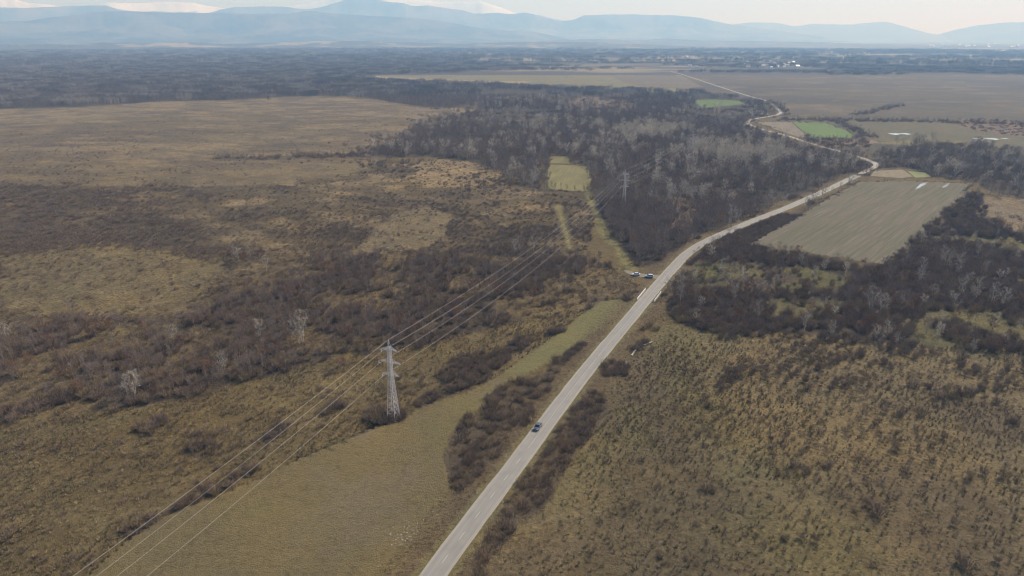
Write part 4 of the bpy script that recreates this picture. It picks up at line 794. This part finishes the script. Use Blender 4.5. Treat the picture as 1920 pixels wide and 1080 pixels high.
# ------------------------------------------------------------------ pylons and power lines
steel = plain("galvanised_steel", (.54, .53, .54), .5, metal=.1, var=.12, scale=2, spec=.5)
glass = plain("grey_insulator", (.60, .60, .58), .3, var=.1, spec=.5)
HZ = dict(top=28.8, arms=((25.4, 3.0), (20.9, 4.2), (16.4, 3.2)))
def make_pylon():
    e = empty("electricity_pylon"); hw = lambda z: 1.55 * (1 - z / 16) + .62 * (z / 16) if z < 16 else .62 * (1 - (z - 16) / 11 * .25)
    leg = MB(); rr = .10; zs = [0, 2.6, 4.8, 6.7, 8.4, 10, 11.5, 12.9, 14.2, 15.4, 16.4, 17.5, 18.6, 19.7, 20.9, 22, 23.1, 24.2, 25.4, 26.4]
    co = [(-1, -1), (1, -1), (1, 1), (-1, 1)]
    for sx, sy in co:
        for a, b in zip(zs[:-1], zs[1:]): leg.bar((sx * hw(a), sy * hw(a), a), (sx * hw(b), sy * hw(b), b), rr)
        leg.bar((sx * hw(26.4), sy * hw(26.4), 26.4), (0, 0, HZ['top']), .06)
    leg.build("mast_legs", steel, e)
    br = MB()
    for a, b in zip(zs[:-1], zs[1:]):
        for k in range(4):
            (x0, y0), (x1, y1) = co[k], co[(k + 1) % 4]
            br.bar((x0 * hw(a), y0 * hw(a), a), (x1 * hw(b), y1 * hw(b), b), .062); br.bar((x0 * hw(b), y0 * hw(b), b), (x1 * hw(b), y1 * hw(b), b), .03)
    br.build("lattice_bracing", steel, e)
    for z, L in HZ['arms']:
        for s in (-1, 1):
            a = MB(); w_ = hw(z); t = (s * L, 0, z - .05)
            for sy in (-1, 1):
                a.bar((s * w_, sy * w_, z), t, .06); a.bar((s * w_, sy * w_, z + 1.0), t, .05)
                for f in (.3, .6): a.bar((s * (w_ + (L - w_) * f), sy * w_ * (1 - f), z - .05 * f), (s * (w_ + (L - w_) * f), sy * w_ * (1 - f), z + 1.0 * (1 - f) - .05 * f), .04)
            for f, g in ((0, .3), (.3, .6), (.6, .9)): a.bar((s * (w_ + (L - w_) * f), w_ * (1 - f), z), (s * (w_ + (L - w_) * g), -w_ * (1 - g), z), .04)
            a.build("cross_arm", steel, e)
        i = MB(); i.bar((-L, 0, z - .05), (-L, 0, z - .35), .03)
        for k in range(7): i.bar((-L, 0, z - .35 - k * .14), (-L, 0, z - .45 - k * .14), .13, .06, 8)
        i.build("insulator", glass, e)
    f = MB()
    for sx, sy in co: f.box(sx * 1.55 - .35, sx * 1.55 + .35, sy * 1.55 - .35, sy * 1.55 + .35, -.6, .15)
    f.build("footing", plain("pale_concrete", (.45, .43, .40), .9), e)
    return e
t1 = np.array(gnd(738, 784)); t2 = np.array(gnd(1169, 390)); t3 = np.array(gnd(1296, 299)); 
d01 = R(24); t0 = t1 - 300 * np.array([math.sin(d01), math.cos(d01)]); t4 = t3 + (t3 - t2) * 1.15
def head(a, b): return math.atan2(b[0] - a[0], b[1] - a[1])
heads = [d01, (d01 + head(t1, t2)) / 2, (head(t1, t2) + head(t2, t3)) / 2, head(t3, t4), head(t3, t4)]
py = make_pylon()
for i, (t, lb) in enumerate(((t1, "near steel lattice pylon standing in a shrub clump beside the meadow"), (t2, "second steel lattice pylon rising out of the forest beside the grassy track"), (t3, "third far pylon deep in the forest, small and thin"))):
    o = py if i == 0 else copy_tree(py, (0, 0, 0)); o.location = (float(t[0]), float(t[1]), -.1); o.rotation_euler = (0, 0, -heads[i + 1]); tag(o, lb, "pylon", "lattice pylons of the power line")
wire = plain("bare_aluminium_cable", (.56, .52, .45), .35, metal=.2, var=.05, spec=.6)
TT = [t0, t1, t2, t3, t4]
for k, (h, off, lb) in enumerate(((HZ['top'], 0, "highest earth wire from pylon tip to pylon tip"), (25.4 - 1.3, -3.0, "upper conductor cable hung from the short top arms"), (20.9 - 1.3, -4.2, "middle conductor cable hung from the longest arms"), (16.4 - 1.3, -3.2, "lowest conductor cable hung from the bottom arms"))):
    pl = []
    for i in range(4):
        a, b = TT[i], TT[i + 1]; ha, hb = heads[i], heads[i + 1]; A = a + off * np.array([math.cos(ha), -math.sin(ha)]); B = b + off * np.array([math.cos(hb), -math.sin(hb)]); L = np.hypot(*(b - a)); sag = (6.5 if k else 5.0) * (L / 300) ** 2
        for t in np.linspace(0, 1, 40, endpoint=(i == 3)): q = A + (B - A) * t; pl.append((q[0], q[1], h - 4 * sag * t * (1 - t)))
    cu = MB(); pl = np.array(pl); V, F_ = tubes(pl[:-1], pl[1:], .037, .037)
    tag(link("power_cable", mesh_np("power_cable", V, F_, wire)), lb, "cable", "cables of the power line")

# ------------------------------------------------------------------ cars
tyre = plain("tyre_rubber", (.03, .03, .03), .9); rim_m = plain("alloy_rim", (.5, .5, .52), .35, metal=.7)
def car_glass(): 
    m, n, l, b = newmat("tinted_glass"); b.inputs["Base Color"].default_value = (.02, .025, .03, 1); b.inputs["Roughness"].default_value = .05; b.inputs["Specular IOR Level"].default_value = .8; return m
cg = car_glass(); lampm = plain("headlamp_lens", (.75, .75, .72), .15, spec=.8); tailm = plain("tail_lamp_lens", (.35, .02, .02), .2, spec=.7)
def paintm(name, c, metal=.3):
    m, n, l, b = newmat(name); l.new(mix(n, l, noise(n, l, N(n, "ShaderNodeTexCoord").outputs["Object"], 1.5), c, tuple(x * .9 for x in c)), b.inputs["Base Color"]); b.inputs["Roughness"].default_value = .28; b.inputs["Metallic"].default_value = metal
    b.inputs["Coat Weight"].default_value = .8; b.inputs["Coat Roughness"].default_value = .06; return m
def make_car(name, label, color, L=4.4, W=1.80, H=1.48, suv=False, roof=None, loc=(0, 0), rz=0):
    """front of the car points to +Y"""
    e = empty(name, (loc[0], loc[1], .105), rz); tag(e, label, "car"); h2 = L / 2
    # cross sections along the length: (y, half width, bottom, shoulder height)
    if suv: sec = [(-h2, .70, .45, .95), (-h2 + .12, .86, .28, 1.05), (-h2 + .8, .90, .24, 1.06), (-.6, .91, .22, 1.05), (.7, .91, .22, 1.03), (1.1, .90, .22, 1.01), (h2 - .45, .88, .24, .94), (h2 - .1, .80, .30, .82), (h2, .66, .42, .66)]
    else: sec = [(-h2, .68, .42, .86), (-h2 + .12, .82, .26, .98), (-h2 + .8, .88, .20, 1.0), (-.6, .90, .18, .97), (.7, .90, .18, .95), (1.1, .89, .18, .92), (h2 - .45, .86, .20, .82), (h2 - .1, .78, .26, .70), (h2, .64, .36, .56)]
    V = []; k = W / 1.8
    for y, hw, zb, zs in sec:
        hw *= k
        for q in ((-hw * .94, zb), (-hw, zb + .15), (-hw, zs - .22), (-hw * .93, zs - .04), (-hw * .6, zs + .02), (0, zs + .045), (hw * .6, zs + .02), (hw * .93, zs - .04), (hw, zs - .22), (hw, zb + .15), (hw * .94, zb)): V.append((q[0], y, q[1]))
    n = 11; Fc = [(i * n + j, i * n + (j + 1) % n, (i + 1) * n + (j + 1) % n, (i + 1) * n + j) for i in range(len(sec) - 1) for j in range(n)]
    Fc += [tuple(range(n))[::-1], tuple(range((len(sec) - 1) * n, len(sec) * n))]
    b = MB(); b.add(V, [f[::-1] for f in Fc]); body = b.build("body", color, e, True)
    zsh = 1.0 if suv else .93; zr = H
    rear = -h2 + (.18 if suv else .35); base = [(rear, .78), (rear + .5, .80), (.55, .81), (1.15 if not suv else 1.25, .76)]; top = [(rear + (.35 if suv else .75), .60), (rear + (.7 if suv else 1.05), .66), (.1, .66), (.42, .62)]
    # glasshouse: lower and upper ring, glass all round, painted roof on top
    def ring(spec, z, in_=0): return [(-w_ * k, y, z) for y, w_ in spec] + [(w_ * k, y, z) for y, w_ in reversed(spec)]
    lo = ring(base, zsh - .03); up = ring(top, zr - .07); m8 = len(lo)
    g = MB(); g.add(lo + up, [(i, (i + 1) % m8, m8 + (i + 1) % m8, m8 + i)[::-1] for i in range(m8)]); g.build("windows", cg, e)
    r = MB(); mid = ring([(y, w_ + .015) for y, w_ in top], zr - .075); cap = ring([(y * .93 - .02, w_ * .88) for y, w_ in top], zr); r.add(mid + cap, [(i, (i + 1) % m8, m8 + (i + 1) % m8, m8 + i)[::-1] for i in range(m8)] + [tuple(range(m8, 2 * m8))[::-1]])
    r.build("roof", roof or color, e)
    p = MB()
    for s in (0, 1, 2, 3):
        for sx in (-1, 1): p.bar((sx * base[s][1] * k * 1.005, base[s][0], zsh - .03), (sx * top[s][1] * k * 1.01, top[s][0], zr - .07), .035)
    p.build("window_pillars", color, e)
    for sy in (h2 - .85, -h2 + .85):
        for sx in (-1, 1):
            wl_ = MB(); wl_.bar((sx * (W / 2 - .20), sy, .33), (sx * (W / 2 + .005), sy, .33), .33, n=20); wo = wl_.build("wheel", tyre, e, False)
            rm = MB(); rm.bar((sx * (W / 2 - .02), sy, .33), (sx * (W / 2 + .02), sy, .33), .20, n=14); rm.build("rim", rim_m, wo)
    for sx in (-1, 1):
        a = MB(); a.box(sx * .62 * k - .17, sx * .62 * k + .17, h2 - .16, h2 - .02, .62 if not suv else .72, .74 if not suv else .86); a.build("headlight", lampm, e)
        a = MB(); a.box(sx * .66 * k - .12, sx * .66 * k + .12, -h2 - .01, -h2 + .1, .72, .92); a.build("tail_light", tailm, e)
        a = MB(); a.box(sx * (W / 2 + .02) - .1, sx * (W / 2 + .02) + .1, .82, .98, zsh - .02, zsh + .12); a.build("side_mirror", color, e)
    a = MB(); a.box(-.26, .26, h2 - .02, h2 + .025, .38, .48); a.build("number_plate", plain("white_plate", (.75, .75, .75), .5), e)
    a = MB(); a.box(-.45, .45, h2 - .05, h2 + .015, .50, .60); a.build("grille", tyre, e)
    return e
cp = road_pt(s_at(1010, 806), -1.55); cp2 = road_pt(s_at(1010, 806) + 5, -1.55); ch = math.atan2(cp2[0] - cp[0], cp2[1] - cp[1])
make_car("moving_car", "dark blue grey hatchback driving down the left lane towards the bottom of the picture", paintm("blue_grey_paint", (.13, .15, .18), .4), loc=cp, rz=-ch + math.pi)
a1 = gnd(1192, 516.5); a2 = gnd(1217, 520)
make_car("parked_car", "white hatchback parked on the lay-by, the one farther from the road", paintm("white_paint", (.80, .80, .80), 0), loc=a1, rz=R(90), L=4.6)
make_car("parked_car", "white car with dark lower body parked on the lay-by nearest the road", paintm("silver_paint", (.60, .64, .68), .3), L=4.5, suv=True, H=1.65, roof=paintm("white_roof_paint", (.85, .85, .85), 0), loc=a2, rz=R(84))

# ------------------------------------------------------------------ bridge rails, posts, ditch slabs, stones
white = plain("white_painted_steel", (.82, .82, .80), .5, var=.06); conc = plain("pale_weathered_concrete", (.40, .36, .30), .9, var=.2, scale=.8)
def rail(A, B, label):
    A = np.array(A); B = np.array(B); L = np.hypot(*(B - A)); e = empty("bridge_railing", (float(A[0]), float(A[1]), 0), -math.atan2(B[0] - A[0], B[1] - A[1])); tag(e, label, "railing", "white railings on both sides of the small bridge")
    m = MB(); m.box(-.22, .22, 0, L, .0, .42); m.build("parapet_kerb", conc, e)
    m = MB(); m.box(-.09, .09, 0, L, .92, 1.12); m.build("top_rail", white, e); m = MB(); m.box(-.04, .04, 0, L, .62, .70); m.build("middle_rail", white, e)
    n = max(3, int(L / 2.2))
    for k in range(n + 1): m = MB(); yk = .08 + (L - .16) * k / n; m.box(-.06, .06, yk - .06, yk + .06, .42, .92); m.build("post", white, e)
rail(gnd(1194.5, 560, .9), gnd(1210.5, 540.5, .9), "white railing on the left side of the road over the small bridge"); rail(gnd(1226.5, 563.5, .9), gnd(1239.5, 546.5, .9), "white railing on the right side of the road over the small bridge")
pm = MB(); pe = empty("marker_post"); tag(pe, "x", "post"); pm.box(-.07, .07, -.05, .05, -.1, 1.05); pm.build("post_shaft", white, pe); pm = MB(); pm.box(-.075, .075, -.055, .055, .75, .92); pm.build("dark_band", tyre, pe)
first = True
for (px, lb) in (((996, 788), "white marker post left of the road beside the dark blue car"), ((950, 857), "white marker post on the left verge below the car"), ((1042, 808), "white marker post on the right verge beside the car"), ((962, 968), "white marker post in the hedge right of the road"),
                 ((943, 943), "white marker post on the right verge by the dashed line"), ((1139, 671), "white marker post on the right verge below the concrete slabs"), ((1166, 629), "small dark post on the right road edge above the slabs"), ((894, 925), "white marker post on the left verge halfway to the bottom"), ((1121, 672), "white marker post on the left verge opposite the slabs")):
    q = gnd(*px); o = pe if first else copy_tree(pe, (0, 0, 0)); first = False; o.location = (q[0], q[1], 0); o.rotation_euler = (0, 0, -.43); tag(o, lb, "post", "roadside marker posts")
def slab(a, b, label, wd=.55):
    A = np.array(gnd(*a)); B = np.array(gnd(*b)); L = np.hypot(*(B - A)); m = MB(); n = max(1, int(L / 2))
    e = empty("drain_kerb", (float(A[0]), float(A[1]), 0), -math.atan2(B[0] - A[0], B[1] - A[1])); tag(e, label, "drain kerb", "broken concrete kerbs of the old drain")
    for k in range(n): m = MB(); m.box(-wd / 2, wd / 2, L * k / n + .04, L * (k + 1) / n - .04, -.5, .22 + .05 * (k % 2)); m.build("concrete_slab", conc, e)
slab((1184, 667), (1196, 650), "longest concrete drain kerb right of the road"); slab((1207, 647.5), (1223, 641.5), "concrete drain kerb pointing right, uppermost of three"); slab((1170, 686), (1176, 679), "short broken concrete drain kerb, lowest of three", .4)
def stone_mesh(s):
    V = []; Fc = []; r = np.random.default_rng(s)
    for i in range(5):
        for j in range(7):
            t = math.pi * (i + .5) / 5; p_ = 2 * math.pi * j / 7; q = 1 + r.uniform(-.22, .22); V.append((math.sin(t) * math.cos(p_) * q, math.sin(t) * math.sin(p_) * q * .8, math.cos(t) * q * .6))
    for i in range(4):
        for j in range(7): Fc.append((i * 7 + j, i * 7 + (j + 1) % 7, (i + 1) * 7 + (j + 1) % 7, (i + 1) * 7 + j)[::-1])
    Fc += [tuple(range(7)), tuple(range(28, 35))[::-1]]; m = MB(); m.add(V, Fc); return m.mesh("stone", limest, True)
limest = plain("white_limestone", (.56, .53, .45), .9, var=.12, scale=1.5); sms = [stone_mesh(i) for i in range(4)]
SX = [(738, 989, 1.), (758, 988, 1.2), (767, 986.5, 1), (781, 988.5, 1.1), (732, 1002, 1.6), (745, 1002, .9), (752, 1003, 1.2), (758, 998, 1.2), (763, 999, 1.2), (746, 1009, 1.2), (742, 1012, 1.1), (754.5, 1012.5, 1.4), (760, 1014, 1.3), (737, 1014, .9), (734, 1022, 1.4), (750, 1020.5, 1), (754, 1020.5, 1),
      (763, 1010, 1), (767, 1006, 1), (770.5, 1006, 1), (771, 1012, .8), (776, 1001, .9), (783, 997, .8), (774, 994.5, .9), (771.5, 994, .7), (783, 982, .9), (791, 982, .8), (794, 975, 1.1), (797, 968, .8), (811.5, 959.5, .9), (802, 965.5, .6), (818.5, 965, .7), (778, 968.5, .8), (707, 962, .9), (722, 996, .8), (741, 1028, .9), (709, 990.5, .7), (736, 988, .6), (764, 990, .8), (762, 992, .6), (753, 1008, .7), (799, 972, .5), (742, 1019, .6)]
for i, (u_, v_, s_) in enumerate(SX):
    q = gnd(u_, v_); o = link("stone", sms[i % 4], None, (q[0], q[1], .02)); s_ *= .17; o.scale = (s_, s_, s_); o.rotation_euler = (0, 0, i * 1.7); tag(o, "white stone in the scatter of stones on the meadow beside the road", "stone", "white stones scattered on the meadow")

# ------------------------------------------------------------------ far villages
wallm = plantmat("whitewashed_walls", (.78, .76, .72), (.62, .58, .52), (.80, .80, .80), rough=.7); roofm = plantmat("tile_and_tin_roofs", (.36, .20, .15), (.55, .55, .56), (.30, .22, .18), rough=.5)
he = empty("house"); hm = MB(); hm.box(-6, 6, -4.5, 4.5, -.2, 4.2); hm.build("wall", wallm, he)
hr = MB(); hr.add([(-6.6, -5.2, 4.0), (6.6, -5.2, 4.0), (6.6, 5.2, 4.0), (-6.6, 5.2, 4.0), (-6.6, 0, 7.6), (6.6, 0, 7.6)], [(0, 1, 5, 4), (2, 3, 4, 5), (0, 4, 3), (1, 2, 5), (0, 3, 2, 1)]); hr.build("roof", roofm, he)
hv = []
for (x0, x1, y0, y1, n, lb) in ((800, 955, 99, 106, 34, "tiny pale house in the far village left of the middle"), (955, 1010, 100, 105, 10, "tiny pale house in the far village in the middle"), (1280, 1300, 106, 109, 6, "tiny house among the trees far right of the middle"), (1365, 1420, 104, 107, 6, "tiny house among far trees above the village"),
                               (1395, 1500, 117, 128, 30, "white house of the far village above the winding road"), (1500, 1632, 96, 103, 22, "tiny house in the row of houses far across the plain on the right"), (1740, 1920, 82, 90, 26, "pale speck of a house in the hazy town near the right horizon"), (1280, 1340, 124, 134, 3, "white barn standing alone by the far field edge")):
    for k in range(n): hv.append((rng.uniform(x0, x1), rng.uniform(y0, y1), lb))
for i, (u_, v_, lb) in enumerate(hv):
    q = gnd(u_, v_); s = rng.uniform(.8, 1.5) * (1 if v_ > 95 else 2.0); rz = rng.uniform(-.6, .6)
    o = he if i == 0 else copy_tree(he, (0, 0, 0), 0, s); o.location = (q[0], q[1], 0); o.rotation_euler = (0, 0, rz); o.scale = (s, s, s); tag(o, lb, "house", lb.replace("tiny pale house", "houses").replace("tiny house", "houses").replace("white house", "white houses").replace("pale speck of a house", "houses").replace("white barn standing", "white barns"))
sh = empty("industrial_shed"); a = MB(); a.box(-60, 60, -14, 14, 0, 8); a.build("wall", wallm, sh); a = MB(); a.add([(-62, -15, 8.1), (62, -15, 8.1), (62, 15, 8.1), (-62, 15, 8.1), (-62, 0, 11), (62, 0, 11)], [(0, 1, 5, 4), (2, 3, 4, 5), (0, 4, 3), (1, 2, 5), (0, 3, 2, 1)]); a.build("roof", white, sh)
q = gnd(1825, 96); sh.location = (q[0], q[1], 0); tag(sh, "long white industrial shed in the hazy plain near the right horizon", "shed", "white sheds near the right horizon")
s2 = copy_tree(sh, (*gnd(1878, 96.5), 0), .1, (.5, 1, 1)); tag(s2, "short white industrial shed right of the long one", "shed", "white sheds near the right horizon")

# ------------------------------------------------------------------ haze
hz = MB(); hz.box(-27000, 27000, -1500, 29000, -15, 1750)
vm = bpy.data.materials.new("haze_air"); vm.use_nodes = True; n = vm.node_tree.nodes; l = vm.node_tree.links; n.remove(n["Principled BSDF"])
pv = n.new("ShaderNodeVolumePrincipled"); pv.inputs["Color"].default_value = (.33, .60, 1.0, 1); pv.inputs["Absorption Color"].default_value = (1, 1, 1, 1); pv.inputs["Density"].default_value = HAZE_DENSITY; pv.inputs["Anisotropy"].default_value = .15
l.new(pv.outputs[0], n["Material Output"].inputs["Volume"])
h = hz.build("haze", vm); tag(h, "thin blue winter haze over the whole plain", kind="stuff")
